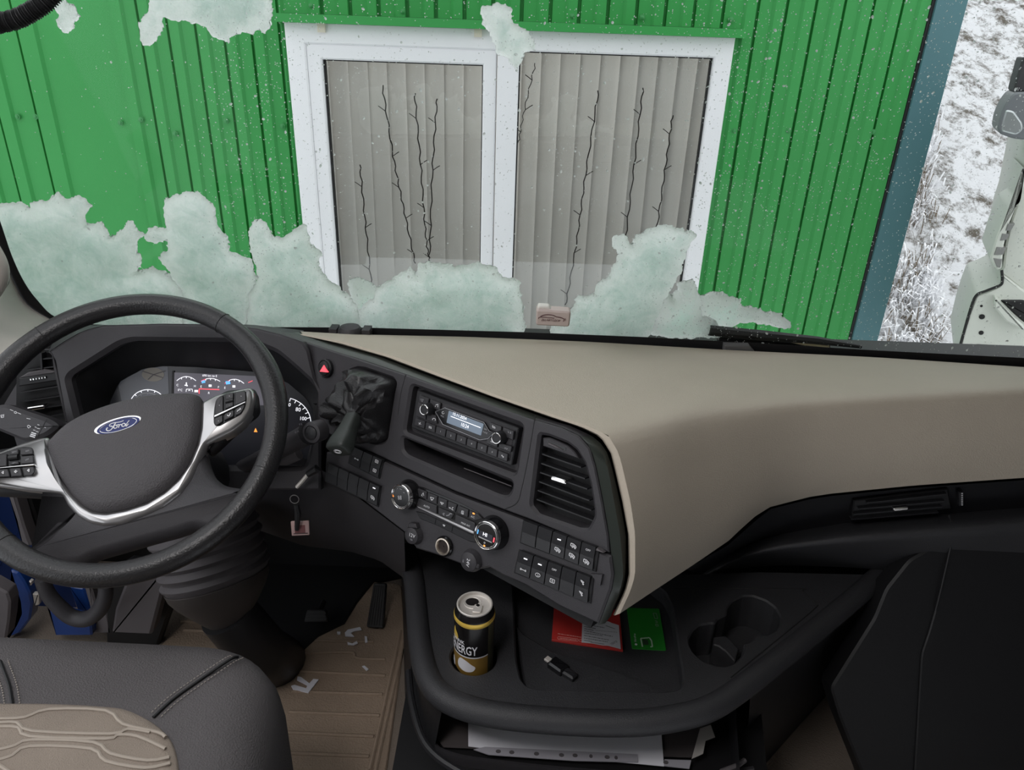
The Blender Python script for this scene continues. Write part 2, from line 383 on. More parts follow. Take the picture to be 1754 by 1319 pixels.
# window of the building
win = thing('window_1', None, None, (0, WY, ZBOT), kind='structure')
def ringframe(x0, x1, z0, z1, w, y0, y1, m, name, par, wl=None, wr=None, wb=None):
    wl = wl or w; wr = wr or w; wb = wb or w
    fr = Frame([0, y0, 0], [1, 0, 0], [0, 0, 1], [0, -1, 0])
    return plate(name, fr, [(x0, z0), (x1, z0), (x1, z1), (x0, z1)], [[(x0+wl, z0+wb), (x1-wr, z0+wb), (x1-wr, z1-w), (x0+wl, z1-w)]], y1-y0, m, par, ch=.006, bev=.004, floor=False)
xa, xb, xm0, xm1, xg0, xg1, xr = [wx(*q) for q in [(526, 80), (553, 95), (828, 100), (851, 100), (890, 95), (1222, 90), (1257, 80)]]
ringframe(X0, X1, ZBOT, ZTOP, .078, WY-.03, WY+.05, PVC, 'outer_frame', win, wr=X1-xg1)
MB().box((xm1+.004, WY-.032, ZBOT+.05), (xg0-.001, WY+.05, ZTOP-.05)).build('mullion', PVC, win)
sash = ringframe(xa, xm1, ZBOT+.07, ZTOP-.072, .062, WY-.022, WY+.055, PVC, 'sash', win, wl=xb-xa, wr=xm1-xm0)
for (x0, x1, zt) in ((xb, xm0, ZTOP-.134), (xg0, xg1, ZTOP-.078)):
    ringframe(x0-.001, x1+.001, ZBOT+.06, zt+.001, .006, WY-.0, WY+.03, GASK, 'gasket', win)
GLW = glassmat('window_pane_glass', (.93, .95, .95), 1.62)
for (x0, x1, zt) in ((xb, xm0, ZTOP-.134), (xg0, xg1, ZTOP-.078)):
    MB().box((x0, WY+.012, ZBOT+.06), (x1, WY+.018, zt)).build('pane', GLW, win, smooth=False)
for x, y in [(551, 46), (819, 54)]:
    c = onY(x, y, WY-.032)
    o = MB().box(c-np.array([.015, .012, .02]), c+np.array([.015, .012, .018])).build('clip', mat('beige_clip', (.72, .66, .55), .6), win)
bl = thing('vertical_blind', 'grey vertical slat blind hanging behind the white building window', 'blind', (0, WY+.13, ZBOT))
MB().box((X0+.08, WY+.08, ZTOP-.06), (X1-.05, WY+.12, ZTOP-.03)).build('head_rail', PVC, bl)
x = X0+.10; k = 0
while x < X1-.02:
    a = .16+.10*math.sin(k*1.7); dx, dy = .047*math.cos(a), .047*math.sin(a)
    rows = []
    for z in np.linspace(ZBOT+.03, ZTOP-.06, 7):
        r = []
        for t in np.linspace(-1, 1, 6):
            bow = .005*(1-t*t); r.append((x+dx*t+.002*math.sin(z*2+k), WY+.10+dy*t-bow, z))
        rows.append(r)
    MB().loft(rows).build('slat', SLAT, bl); x += .0815; k += 1
BARK = mat('dark_wire', (.06, .05, .045), .7)
for i, l in enumerate([c7((290, 600), (312, 830), (335, 1060)), c7((372, 310), (412, 570), (450, 760), (492, 960)), c7((490, 340), (512, 600), (530, 850), (545, 955)), c7((572, 360), (555, 620), (545, 930)),
                       c7((930, 230), (890, 400), (868, 520)), c7((1160, 330), (1112, 640), (1080, 880), (1040, 1112)), c7((1322, 320), (1290, 600), (1256, 890)), c7((1430, 420), (1402, 620), (1370, 850))]):
    p = [onY(a, b, WY+.048) for a, b in l]; p = cr(p, 12)
    p = [q+np.array([.004*math.sin(j*1.9+i), 0, 0]) for j, q in enumerate(p)]
    b = MB().tube(p, .0028 if i != 4 else .002, 5)
    for j in range(5, len(p)-3, 7):
        s = 1 if (j//7) % 2 else -1
        b.tube([p[j], p[j]+np.array([s*.02, 0, .014]), p[j]+np.array([s*.03, 0, .02])], .0017, 4)
    o = b.build('string_light', BARK)
    lab = ['thin dark light string low at the left of the left window pane', 'light string slanting down across the left pane, second from its left', 'dark light string with short side wires in the left pane, third from its left', 'light string nearest the mullion in the left window pane',
           'short light string just right of the window mullion', 'long light string in the right pane running down to the white tag box', 'light string in the right pane behind the tall snow wedge', 'light string nearest the right edge of the right window pane'][i]
    setp(o, lab, 'string light', 'light strings behind the window panes')
MB().box((-3.7, WY+1.6, .3), (1.7, WY+1.65, 3.1)).build('wall_back', mat('dim_room_wall', (.6, .58, .55), .9))['kind'] = 'structure'
la = bpy.data.lights.new('room_fill_light', 'AREA'); la.shape = 'RECTANGLE'; la.size = 1.6; la.size_y = .5; la.energy = 11; la.color = (1, .96, .9)
lo_ = bpy.data.objects.new('room_fill_light', la); lo_.location = (-.1, WY+.9, 2.95); COL.objects.link(lo_)  # area light added behind the blinds to brighten the slats

# ground, bank of snow and grass
def ground_z(X, Y):
    s = np.clip(Y-5.6, 0, None); z = .62*s*(1-np.exp(-s*1.2))
    z = z+.10*fbm(X, Y, .9, 1)*np.clip(Y-4, 0, 2)+.16*fbm(X, Y, 2.8, 3, 5)*np.clip(Y-4.6, 0, 1)
    return z+.035*fbm(X, Y, 11, 6, 3)*np.clip(Y-4.4, 0, 1)
nx, ny = 240, 260
gx = np.linspace(-3, 11, nx); gx = 1.2+np.sign(gx-1.2)*np.abs(gx-1.2)
gy = 3.6+np.linspace(0, 1, ny)**1.5*13
Xg, Yg = np.meshgrid(gx, gy); Zg = ground_z(Xg, Yg)
def gridmesh(name, X, Y, Z, m):
    n1, n0 = X.shape; vs = np.stack([X.ravel(), Y.ravel(), Z.ravel()], 1)
    i = np.arange(n1-1)[:, None]*n0+np.arange(n0-1)[None, :]; i = i.ravel()
    fs = np.stack([i, i+1, i+n0+1, i+n0], 1); me = bpy.data.meshes.new(name); me.from_pydata(vs.tolist(), [], fs.tolist())
    me.polygons.foreach_set('use_smooth', [True]*len(me.polygons)); me.materials.append(m); o = bpy.data.objects.new(name, me); COL.objects.link(o); return o
def bankmat():
    m = bpy.data.materials.new('snowy_grass_bank'); m.use_nodes = True; t = m.node_tree; b = t.nodes['Principled BSDF']; b.inputs['Roughness'].default_value = .8
    tc = t.nodes.new('ShaderNodeTexCoord'); n1 = t.nodes.new('ShaderNodeTexNoise'); n1.inputs['Scale'].default_value = 4; n1.inputs['Detail'].default_value = 10; n1.inputs['Roughness'].default_value = .8
    r = t.nodes.new('ShaderNodeValToRGB'); r.color_ramp.elements[0].position = .40; r.color_ramp.elements[0].color = (.13, .11, .085, 1); r.color_ramp.elements[1].position = .52; r.color_ramp.elements[1].color = (.88, .88, .9, 1)
    bm = t.nodes.new('ShaderNodeBump'); bm.inputs['Strength'].default_value = 1; bm.inputs['Distance'].default_value = .05
    t.links.new(tc.outputs['Object'], n1.inputs['Vector']); t.links.new(n1.outputs['Fac'], r.inputs['Fac']); t.links.new(r.outputs['Color'], b.inputs['Base Color'])
    t.links.new(n1.outputs['Fac'], bm.inputs['Height']); t.links.new(bm.outputs['Normal'], b.inputs['Normal']); return m
setp(gridmesh('hill', Xg, Yg, Zg, bankmat()), kind='structure')
SNG = mat('plain_snow_ground', (.85, .86, .88), .8, bump=.4, bs=8)
setp(mesh('ground', [(-14, -12, -.02), (14, -12, -.02), (14, 3.7, -.02), (-14, 3.7, -.02)], [(0, 1, 2, 3)], SNG), kind='structure')
def blades(name, n, m, hmin, hmax, seed, w, label, ylim=(4.8, 12), droop=.6):
    r = np.random.default_rng(seed); k = 0; vs = []; fs = []
    while k < n:
        cx = r.uniform(1.9, 5.5); cy = r.uniform(*ylim)
        if fbm(cx, cy, 1.6, 9) < -.10 or cx > 1.75+cy*.33: continue
        for _ in range(7):
            x = cx+r.normal(0, .05); y = cy+r.normal(0, .05); z = float(ground_z(np.array(x), np.array(y)))-.01; a = r.uniform(0, 6.28); h = r.uniform(hmin, hmax); d = h*r.uniform(.2, droop*1.6)
            q = np.array([-math.sin(a), math.cos(a), 0])*w; f = np.array([math.cos(a), math.sin(a), 0])*d; B = np.array([x, y, z]); i = len(vs)
            Mid = B+f*.45+np.array([0, 0, h*.75]); T = B+f+np.array([0, 0, h*(1-.35*droop)])
            vs += [B-q, B+q, Mid+q*.8, Mid-q*.8, T]; fs += [(i, i+1, i+2, i+3), (i+3, i+2, i+4)]; k += 1
    me = bpy.data.meshes.new(name); me.from_pydata([tuple(map(float, v)) for v in vs], [], fs); me.materials.append(m)
    o = bpy.data.objects.new(name, me); COL.objects.link(o); setp(o, label, 'grass', kind='stuff')
blades('dry_grass', 6500, mat('dry_grass_brown', (.17, .13, .085), .8), .08, .22, 3, .004, 'dry brown grass poking through the snow on the bank')
blades('snowy_grass', 12000, mat('snow_coated_blades', (.86, .86, .88), .8), .07, .20, 5, .009, 'snow coated grass clumps bent over on the bank', droop=1.0)

# white lorry parked beyond the right of the windscreen
TY = 2.75
tk = thing('parked_truck', 'white lorry cab with grey mirror parked in snow right of green building', 'truck', onY(1720, 640, TY))
KF = Frame(onY(1700, 400, TY), nrm([.90, -.42, 0]), [0, 0, 1], nrm([-.42, -.90, 0]))
def kp(name, pts, d0, d1, m, bev=.006, r=.0):
    ab = KF.poly(pts, d1); ab = rnd(ab, r) if r else ab
    return MB().prism(KF, ab, d0, d1, bev).build(name, m, tk)
ext = lambda pts: pts
kp('cab_panel', cT((376, 520), (345, 665), (318, 745), (300, 830), (290, 920), (276, 945), (420, 1060), (700, 1100), (700, 300), (420, 300)), -.6, 0, WHB)
kp('corner_panel', cT((376, 500), (352, 650), (312, 672), (262, 790), (232, 890), (262, 935), (282, 930), (292, 830), (312, 745), (345, 665), (385, 560)), -.3, .03, WHB, r=.01)
for p in (cT((310, 742), (338, 742), (322, 770), (300, 770)), cT((285, 782), (315, 786), (305, 808), (276, 812)), cT((262, 838), (300, 842), (290, 870), (250, 872)), cT((248, 885), (285, 890), (278, 925), (262, 922))):
    kp('grille_notch', p, .0, .034, mat('shaded_grey_plastic', (.22, .22, .21), .6), bev=.002)
kp('bumper', cT((290, 955), (278, 1000), (225, 1025), (178, 1040), (150, 1110), (125, 1190), (98, 1300), (110, 1420), (520, 1420), (520, 1100), (376, 1020)), -.5, .02, WHB, r=.012)
kp('step_recess', cT((275, 1060), (376, 1060), (520, 1150), (520, 1200), (376, 1155), (330, 1115)), 0, .026, PLD, r=.01)
kp('step_recess', cT((170, 1245), (260, 1250), (295, 1290), (260, 1330), (180, 1290)), 0, .026, PLD, r=.01)
kp('step_arm', cT((255, 1050), (330, 1130), (376, 1165), (376, 1190), (300, 1150), (250, 1090)), 0, .07, WHB, r=.008)
for p, rr in (((198, 1085), 5), ((200, 1130), 11), ((197, 1197), 9)):
    q = cT(p)[0]; a, b = KF.px(*q, .022); k = dpx(KF, *q)/2.442
    MB().lathe(KF, [(rr*k, .012), (rr*k, .022), (rr*k*.7, .0225)], 14, (a, b)).build('bolt_hole', PLD, tk)
b = MB().tube(cr([KF.at(*q, .02) for q in cT((283, 935), (285, 985), (270, 1000), (215, 1022), (175, 1042), (148, 1112), (98, 1290))], 4), .005, 6); b.build('rubber_edge', GASK, tk)
kp('mirror_arm', cT((420, 60), (372, 40), (348, 120), (330, 190), (420, 190)), -.1, .06, PLA, r=.01)
kp('mirror_shell', cT((420, 190), (335, 190), (300, 235), (275, 290), (265, 345), (275, 365), (330, 385), (430, 395)), -.1, .10, TGREY, r=.015)
kp('mirror_glass', cT((300, 262), (335, 268), (372, 320), (374, 350), (345, 372), (280, 355), (283, 320)), .08, .105, mat('mirror_glass', (.55, .58, .58), .1, metal=.6), r=.01)

# ================================================================== WINDSCREEN
ws = thing('window_2', None, None, GF.P(0, 0), kind='structure')
gl = [(-1.35, -.12), (1.45, -.12), (1.45, 1.15), (-1.35, 1.15)]
MB().prism(GF, gl, -.0035, 0).build('windscreen_glass', glassmat('windscreen_glass_tint', (.955, .97, .962), 1.17), ws, smooth=False)
inn = GF.poly(cr([(-60, 250), (-25, 310), (0, 378), (20, 437), (41, 482), (64, 514), (95, 543), (150, 555), (300, 559), (430, 560)], 5)+[(620, 561), (900, 569), (1120, 578), (1250, 585), (1500, 600), (1754, 613), (1900, 622)], .001)
inn = inn+[(1.40, inn[-1][1]), (1.40, 1.13), (inn[0][0], 1.13)]
outer = [(-1.36, -.14), (1.46, -.14), (1.46, 1.16), (-1.36, 1.16)]
plate('frit_band', GF, outer, [inn], .0008, GASK, ws, ch=0.0002, bev=.0002, d=.0018, floor=False)

MB().box((-1.35, 1.475, 1.70), (1.45, 1.60, 1.884)).build('cowl', PLD, ws)
def snow(name, pts, T, seed, label, m=None, step=.0034, amp=.010, d0=-.005, rr=.014, cut=None):
    """a lump of snow stuck to the outside of the windscreen: a contact face against the glass, a bulging back, crumbly edges"""
    P = np.array(GF.poly(pts, -.006)); lo = P.min(0)-.02; hi = P.max(0)+.02
    A, B = np.meshgrid(np.arange(lo[0], hi[0], step), np.arange(lo[1], hi[1], step)); sh = A.shape
    x, y = A.ravel(), B.ravel(); ins = np.zeros(len(x), bool); dm = np.full(len(x), 9.)
    for p, q in zip(P, np.roll(P, -1, 0)):
        e = q-p; L = e@e+1e-12; t = np.clip(((x-p[0])*e[0]+(y-p[1])*e[1])/L, 0, 1)
        dm = np.minimum(dm, (x-p[0]-t*e[0])**2+(y-p[1]-t*e[1])**2)
        c = (p[1] > y) != (q[1] > y); xi = p[0]+(y-p[1])/(q[1]-p[1]+1e-12)*e[0]; ins ^= c & (x < xi)
    f = np.sqrt(dm)*np.where(ins, 1, -1)+.002+amp*(1.35*fbm(x, y, 45, seed, 4)+.95*fbm(x, y, 170, seed+5, 3))
    f = f.reshape(sh); gy_, gx_ = np.gradient(f, step); g2 = gx_**2+gy_**2+.15
    outm = f < 0; st = np.where(outm, np.clip(-f/g2, 0, 1.2*step), 0)
    A = A+st*np.clip(gx_, -1.2, 1.2); B = B+st*np.clip(gy_, -1.2, 1.2); f = np.maximum(f, 0)
    e = np.clip(f/rr, 0, 1); lip = rr*.8*(1-np.sqrt(np.clip(1-(1-e)**2, 0, 1)))
    big = fbm(A, B, 14, seed+2, 4)
    di = d0-lip-.004*np.clip(fbm(A, B, 60, seed+3, 4)+.15, 0, 1)*e-.006*np.clip(big, 0, 1)*e
    do = d0-lip-(.55*T*(.75+.9*big)+.006*fbm(A, B, 90, seed+4, 3))*np.sqrt(np.clip(f/(T*1.3), 0, 1))
    do = np.minimum(do, di-.0004)
    okv = ~outm; cell = okv[:-1, :-1] | okv[1:, :-1] | okv[:-1, 1:] | okv[1:, 1:]
    ii, jj = np.nonzero(cell); n0 = sh[1]; q = np.stack([ii*n0+jj, ii*n0+jj+1, (ii+1)*n0+jj+1, (ii+1)*n0+jj], 1)
    used = np.unique(q); mp = -np.ones(A.size, int); mp[used] = np.arange(len(used))
    a, b = A.ravel()[used], B.ravel()[used]; N = len(used)
    pos = lambda d: GF.O+a[:, None]*GF.u+b[:, None]*GF.v+d.ravel()[used][:, None]*GF.n
    q1 = mp[q]; fs = np.vstack([q1, q1[:, ::-1]+N])
    V = np.vstack([pos(di), pos(do)])
    L = np.array([V[:, 0].mean(), V[:, 1].mean(), V[:, 2].min()])
    me = bpy.data.meshes.new(name); me.from_pydata((V-L).tolist(), [], fs.tolist())
    me.polygons.foreach_set('use_smooth', [True]*len(me.polygons)); me.materials.append(m or SNOW)
    at = me.attributes.new('thin', 'FLOAT', 'POINT'); th = np.exp(-f.ravel()[used]/.016); at.data.foreach_set('value', np.r_[th, th].astype(np.float32))
    # close the rim
    bm = bmesh.new(); bm.from_mesh(me); bmesh.ops.remove_doubles(bm, verts=bm.verts[:], dist=.0005); bmesh.ops.recalc_face_normals(bm, faces=bm.faces[:]); bm.to_mesh(me); bm.free()
    o = bpy.data.objects.new(name, me); o.location = Vector(L); COL.objects.link(o)
    return setp(o, label, 'snow', 'snow clumps left on the windscreen')
snow('snow_clump', c6((-60, 790), (0, 778), (70, 772), (100, 790), (120, 764), (175, 772), (205, 735), (240, 772), (290, 752), (335, 782), (310, 815), (322, 850), (370, 850), (410, 895), (440, 880), (475, 840), (505, 850), (508, 872), (535, 890), (498, 925), (520, 1000), (500, 1030), (570, 1020), (640, 1045), (690, 1100), (690, 1260), (200, 1260), (60, 1160), (-60, 900)), .045, 1, 'broad snow mass in the lower left windscreen corner above the steering wheel')
snow('snow_clump', c6((530, 892), (560, 865), (625, 870), (610, 838), (612, 760), (680, 733), (735, 735), (790, 770), (800, 810), (815, 860), (850, 892), (855, 950), (890, 970), (930, 985), (962, 1050), (935, 1110), (915, 1260), (690, 1260), (690, 1100), (640, 1045), (600, 975), (630, 950), (620, 905), (560, 920)), .05, 2, 'tall rounded tower of snow on the windscreen above the steering wheel rim')
snow('snow_clump', c6((945, 980), (938, 848), (970, 835), (1000, 850), (1025, 893), (1060, 907), (1110, 872), (1140, 858), (1160, 930), (1205, 965), (1190, 992), (1230, 1060), (1300, 1110), (1350, 1180), (1345, 1260), (920, 1260), (940, 1110), (970, 1050)), .045, 3, 'sloping two horned snow clump in front of the left window frame foot')
snow('snow_clump', c7((285, 1140), (340, 1092), (352, 1050), (430, 1017), (470, 987), (497, 1012), (505, 975), (560, 962), (640, 980), (720, 965), (780, 985), (800, 1015), (870, 1030), (875, 1090), (885, 1150), (892, 1270), (280, 1270)), .05, 4, 'wide low snow mound on the windscreen under the window mullion')
snow('snow_clump', c7((228, 1075), (268, 1060), (315, 1078), (345, 1110), (350, 1180), (420, 1215), (300, 1250), (240, 1160)), .04, 5, 'small bright white snow lump wedged between two larger windscreen clumps', SNOW2, d0=-.05, rr=.03)
snow('snow_clump', c7((985, 1250), (985, 1205), (1010, 1188), (1060, 1140), (1088, 1085), (1150, 1080), (1160, 1030), (1198, 1020), (1228, 960), (1238, 930), (1213, 900), (1215, 868), (1250, 866), (1288, 913), (1292, 870), (1340, 850), (1410, 826), (1450, 840), (1520, 862), (1508, 882), (1488, 905), (1460, 990), (1430, 1050), (1400, 1110), (1335, 1250)), .05, 6, 'tall slanted snow wedge on the windscreen right of the white tag box')
snow('snow_clump', c7((1355, 1250), (1375, 1190), (1388, 1140), (1400, 1090), (1440, 1100), (1460, 1060), (1510, 1050), (1535, 1100), (1545, 1170), (1600, 1190), (1620, 1250)), .07, 7, 'bright white snow lump standing at the foot of the slanted wedge', SNOW2, d0=-.012, rr=.035)
snow('snow_clump', c8((-20, 1090), (20, 1078), (90, 1070), (155, 1095), (150, 1118), (230, 1128), (300, 1145), (338, 1187), (290, 1190), (250, 1180), (150, 1165), (125, 1192), (70, 1180), (30, 1150), (0, 1160)), .05, 8, 'bright snow ridge lying along the wiper blade', SNOW2, d0=-.03, rr=.03)
snow('snow_clump', c7((738, 35), (790, 22), (835, 35), (850, 85), (890, 110), (930, 142), (922, 182), (890, 190), (870, 230), (860, 252), (830, 215), (790, 190), (770, 130), (747, 85)), .03, 9, 'lone snow lump hanging over the top of the window mullion')
snow('snow_clump', c6((540, -140), (555, 30), (540, 60), (515, 97), (530, 130), (535, 165), (575, 155), (600, 120), (602, 75), (650, 70), (700, 75), (760, 100), (790, 130), (850, 155), (880, 125), (940, 120), (975, 95), (985, 125), (997, 95), (1015, 60), (1000, -140)), .035, 10, 'large ragged snow clump at the top of the windscreen left of the window')
snow('snow_clump', c6((185, 12), (230, 15), (270, 30), (285, 65), (260, 100), (235, 117), (205, 90), (215, 60), (190, 30)), .025, 11, 'small snow lump at the top left beside the coiled hose')

# melt drops and ice grains on the glass: far too many to count
def drops():
    b = MB(); n = 0; vs = []; fs = []
    dens = lambda x, y: (.05 if x < 330 else .05+.75*(x-330)/90 if x < 420 else .8 if x < 560 else .5 if x < 900 else .6 if x < 1170 else 1.0 if x < 1330 else .62) * (1 if y > 60 else .8)
    while n < 9500:
        x = RNG.uniform(0, 1770); y = RNG.uniform(-60, 610)
        if RNG.random() > dens(x, y)*(.35+1.3*np.clip(fbm(x, y, .012, 4)+.5, 0, 1)): continue
        big = RNG.random() < .04; r = (RNG.uniform(.0014, .0026) if big else RNG.uniform(.0004, .0011)); a, c = GF.px(x, y, -.0036)
        i = len(vs); s = RNG.uniform(.8, 1.7); ph = RNG.uniform(0, 3.1); cs, sn = math.cos(ph), math.sin(ph)
        for k, (rr, d) in enumerate(((1, 0), (.8, -.45))):
            for j in range(6):
                p, q = rr*r*math.cos(j*1.0472), rr*r*s*math.sin(j*1.0472)
                vs.append(GF.P(a+p*cs-q*sn, c+p*sn+q*cs, -.0037+d*r))
        vs.append(GF.P(a, c, -.0037-.7*r))
        for j in range(6):
            k = (j+1) % 6; fs += [(i+j, i+k, i+6+k, i+6+j), (i+6+j, i+6+k, i+12)]
        n += 1
    o = mesh('water_drops', vs, fs, mat('melt_drop', (.95, .96, .96), .15, trans=.3, ior=1.33), None, ang=80)
    setp(o, 'melt drops and ice grains speckled over the windscreen', 'drops', kind='stuff')
drops()

# wiper
wp_ = thing('windscreen_wiper', 'black snow covered wiper blade at the foot of the windscreen', 'wiper', GF.at(1300, 590, -.03))
pb = [GF.at(*q, -.018) for q in ((1215, 566), (1300, 574), (1400, 583), (1475, 594))]
MB().tube(pb, [.012, .012, .009, .004], 8).build('blade', GASK, wp_)
MB().tube([GF.at(*q, -.03) for q in ((1230, 580), (1330, 588), (1420, 594))], [.010, .009, .006], 8).build('arm', PLD, wp_)
MB().tube([GF.at(*q, -.016) for q in ((1335, 579), (1375, 588), (1420, 594))], [.003, .005, .003], 6).build('rubber_lip', mat('tan_rubber', (.55, .45, .28), .6), wp_)

# white toll tag with a printed logo
tg = thing('toll_tag', 'small white windscreen tag box with dark car outline logo', 'tag', GF.at(947, 555, .01))
tb = GF.poly([(919, 530), (978, 534), (975, 560), (918, 557)], .024)
MB().prism(GF, rnd(tb, .006), .003, .026, .003).build('tag_body', mat('cream_plastic', (.62, .52, .49), .4), tg)
MB().prism(GF, rnd(GF.poly([(922, 523), (940, 524), (946, 530), (976, 532), (976, 537), (919, 533)], .014), .003), .003, .018, .002).build('tag_top', mat('cream_plastic_light', (.80, .77, .72), .4), tg)
INK = mat('dark_red_print', (.10, .025, .03), .6)
qe = crop(900, 510, 17.54)
lg = MB()
for l, w in ((cr(qe((450, 565), (560, 520), (700, 510), (830, 530), (930, 575), (1050, 595), (1150, 635), (1165, 665), (1135, 710)), 4), .0016), (cr(qe((395, 635), (400, 600), (450, 585), (580, 590), (690, 605), (800, 610), (840, 620), (865, 605)), 4), .0014), (cr(qe((1185, 620), (1205, 650), (1190, 690)), 4), .001)):
    p2 = [GF.at(*q, .0268) for q in l]; lg.tube(p2, w*.5, 4)
lg.build('logo', INK, tg)
text('ДЦ АВТОДОР', GF, 943.5, 549, 3.4, INK, tg, .0266, 960, 549.9, sx=.98, bold=.02)
for x, w in ((557, 9), (575, 8)): pass

# ================================================================== CAB SHELL
st = lambda o: setp(o, kind='structure')
st(MB().box((-1.5, .2, FLOORZ-.05), (1.6, 1.62, FLOORZ)).build('floor', CARP))
st(MB().box((-1.45, 1.60, FLOORZ), (1.55, 1.64, 1.78)).build('wall_firewall', PLD))
st(MB().box((-.40, -1.3, 3.12), (1.5, 1.34, 3.2)).box((-1.5, -1.3, 3.12), (-.40, -.1, 3.2)).build('ceiling', BEI2))  # unseen roof, cut open over the driver so skylight reaches seat and floor
st(MB().box((1.30, -1.3, FLOORZ), (1.36, 1.6, 3.12)).build('wall_right', PLB))  # unseen side closed without a window to darken the passenger side
# left windscreen pillar
po = [GF.at(*q, .004) for q in cr([(-230, -60), (-160, 100), (-90, 250), (-40, 330), (2, 430), (21, 478), (46, 521), (88, 548), (108, 556)], 4)]
pm = [onY(*q, 1.22) for q in cr([(-310, -60), (-230, 100), (-150, 260), (-95, 340), (-45, 440), (-22, 510), (12, 560), (50, 585), (72, 590)], 4)]
pi_ = [onY(*q, 1.10) for q in cr([(-400, -40), (-300, 110), (-210, 280), (-160, 360), (-110, 470), (-60, 560), (-22, 612), (8, 616), (34, 612)], 4)]
pl = thing('trim_2', None, None, onY(0, 600, 1.2), kind='structure')
MB().loft([[a*(1-t)**2+2*b*t*(1-t)+c*t*t for a, b, c in zip(po, pm, pi_)] for t in np.linspace(0, 1, 9)]).build('pillar_cover', BEI2, pl)
pc = [onY(*q, 1.15) for q in cr([(-14, 440), (8, 455), (15, 478), (10, 492), (-2, 505), (-20, 515)], 5)]
MB().tube(pc, .0012, 5).build('cover_seam', GASK, pl)
hz = thing('grab_handle', 'pale grey grab handle end on the windscreen pillar at the left edge', 'handle', onY(0, 480, 1.13))
MB().tube(cr([onY(*q, 1.13) for q in ((-60, 380), (-20, 430), (-6, 465), (-16, 495), (-50, 520))], 5), .018, 10).build('grip', BEI2, hz)
# coiled hose at top left
hp = cr([dep(*q, .85) for q in ((-60, 60), (-10, 42), (27, 33), (55, 19), (80, 2), (105, -25))], 34)
hp = rs(hp, 150, False); setp(MB().tube(hp, [.0098+.0016*math.sin(i*1.9) for i in range(len(hp))], 10).build('coiled_hose', GASK), 'black ribbed coiled hose hanging in the top left corner', 'hose')

# ================================================================== DASHBOARD
dash = thing('dashboard', 'black truck dashboard with broad beige top pad under the windscreen', 'dashboard', (0, 1.3, FLOORZ))
# upper panel of the centre stack
UP = [(500, 579), (620, 617.5), (693, 641.5), (800, 680), (907, 717.5), (960, 733), (990, 747), (1009, 768), (1019, 800), (1031, 860), (1041, 918), (1043, 947), (1000, 929), (905, 889), (780, 842), (655, 784), (607, 762), (560, 742), (547, 720), (545, 668), (522, 625)]
boot_h = rnd(PF.poly(cBt((395, 235), (480, 205), (560, 215), (880, 325), (905, 370), (880, 480), (800, 1000), (760, 1035), (700, 1045), (450, 985), (250, 850), (165, 720))), .004)
radio_h = rnd(PF.poly(cA((150, 120), (1290, 530), (1215, 1035), (75, 600))), .008, 5)
slot_h = rnd(PF.poly(cA((50, 655), (1180, 1115), (1175, 1190), (1130, 1255), (1060, 1250), (110, 840), (60, 790))), .006)
vent_h = rnd(PF.poly(cV((150, 268), (240, 285), (430, 360), (520, 430), (600, 560), (660, 780), (700, 1050), (700, 1110), (640, 1230), (560, 1230), (140, 1085), (70, 1000), (65, 960))), .003)
plate('centre_panel', PF, PF.poly(UP), [boot_h, radio_h, slot_h, vent_h], .03, PLA, dash, ch=.0045, bev=.002, hd=[.03, .018, .07, .03])
LOW = [(558, 775), (600, 772), (655, 790), (780, 848), (905, 895), (1000, 935), (1046, 953), (1050, 985), (1046, 1010), (1024, 1069), (960, 1040), (900, 1003), (862, 986), (838, 972), (815, 977), (785, 965), (745, 950), (712, 940), (692, 912), (640, 872), (556, 806)]
plate('lower_panel', PF, PF.poly(LOW, .001), [], .035, PLA, dash, bev=.003, d=.001)
MB().prism(PF, PF.poly([(550, 690), (1045, 930), (1046, 1010), (1022, 1068), (838, 968), (690, 900), (552, 800)], -.04), -.07, -.02).build('panel_core', PLD, dash)
# seam lines on the panel
for l in (cA((90, 10), (40, 200), (10, 420)), cA((1420, 430), (1405, 520), (1340, 900), (1280, 1180), (1230, 1330), (1100, 1395))):
    MB().tube([PF.at(*q, 0) for q in cr(l, 4)], .0007, 5).build('panel_seam', GASK, dash)
# dark strip between panel edge and pad: from hood to lower tip
e0 = [(480, 569), (535, 590), (620, 616), (693, 640), (800, 679), (907, 716), (960, 731), (992, 745), (1012, 766), (1022, 800), (1034, 860), (1044, 918), (1051, 985), (1047, 1010), (1025, 1070)]
e1 = [(500, 570), (560, 590), (640, 613), (712, 640), (820, 681), (920, 718), (978, 738), (1010, 753), (1032, 776), (1042, 805), (1052, 860), (1062, 915), (1068, 985), (1062, 1012), (1036, 1068)]
e2 = [(510, 569), (572, 588), (655, 612), (726, 640), (835, 680), (935, 716), (990, 735), (1024, 752), (1042, 778), (1050, 808), (1062, 860), (1072, 915), (1072, 985), (1066, 1012), (1046, 1056)]
E0 = [PF.at(*q, -.004) for q in e0]; E1 = [PF.at(*q, -.012) for q in e1]; E2 = [PF.at(*q, -.035) for q in e2]; E00 = [PF.at(*q, -.03) for q in e0]
tr_ = lambda rows, n=60: [rs(r, n, False) for r in rows]
MB().loft(tr_([E00, E0, E1, E2])).build('edge_strip', STRIP, dash, ang=60)
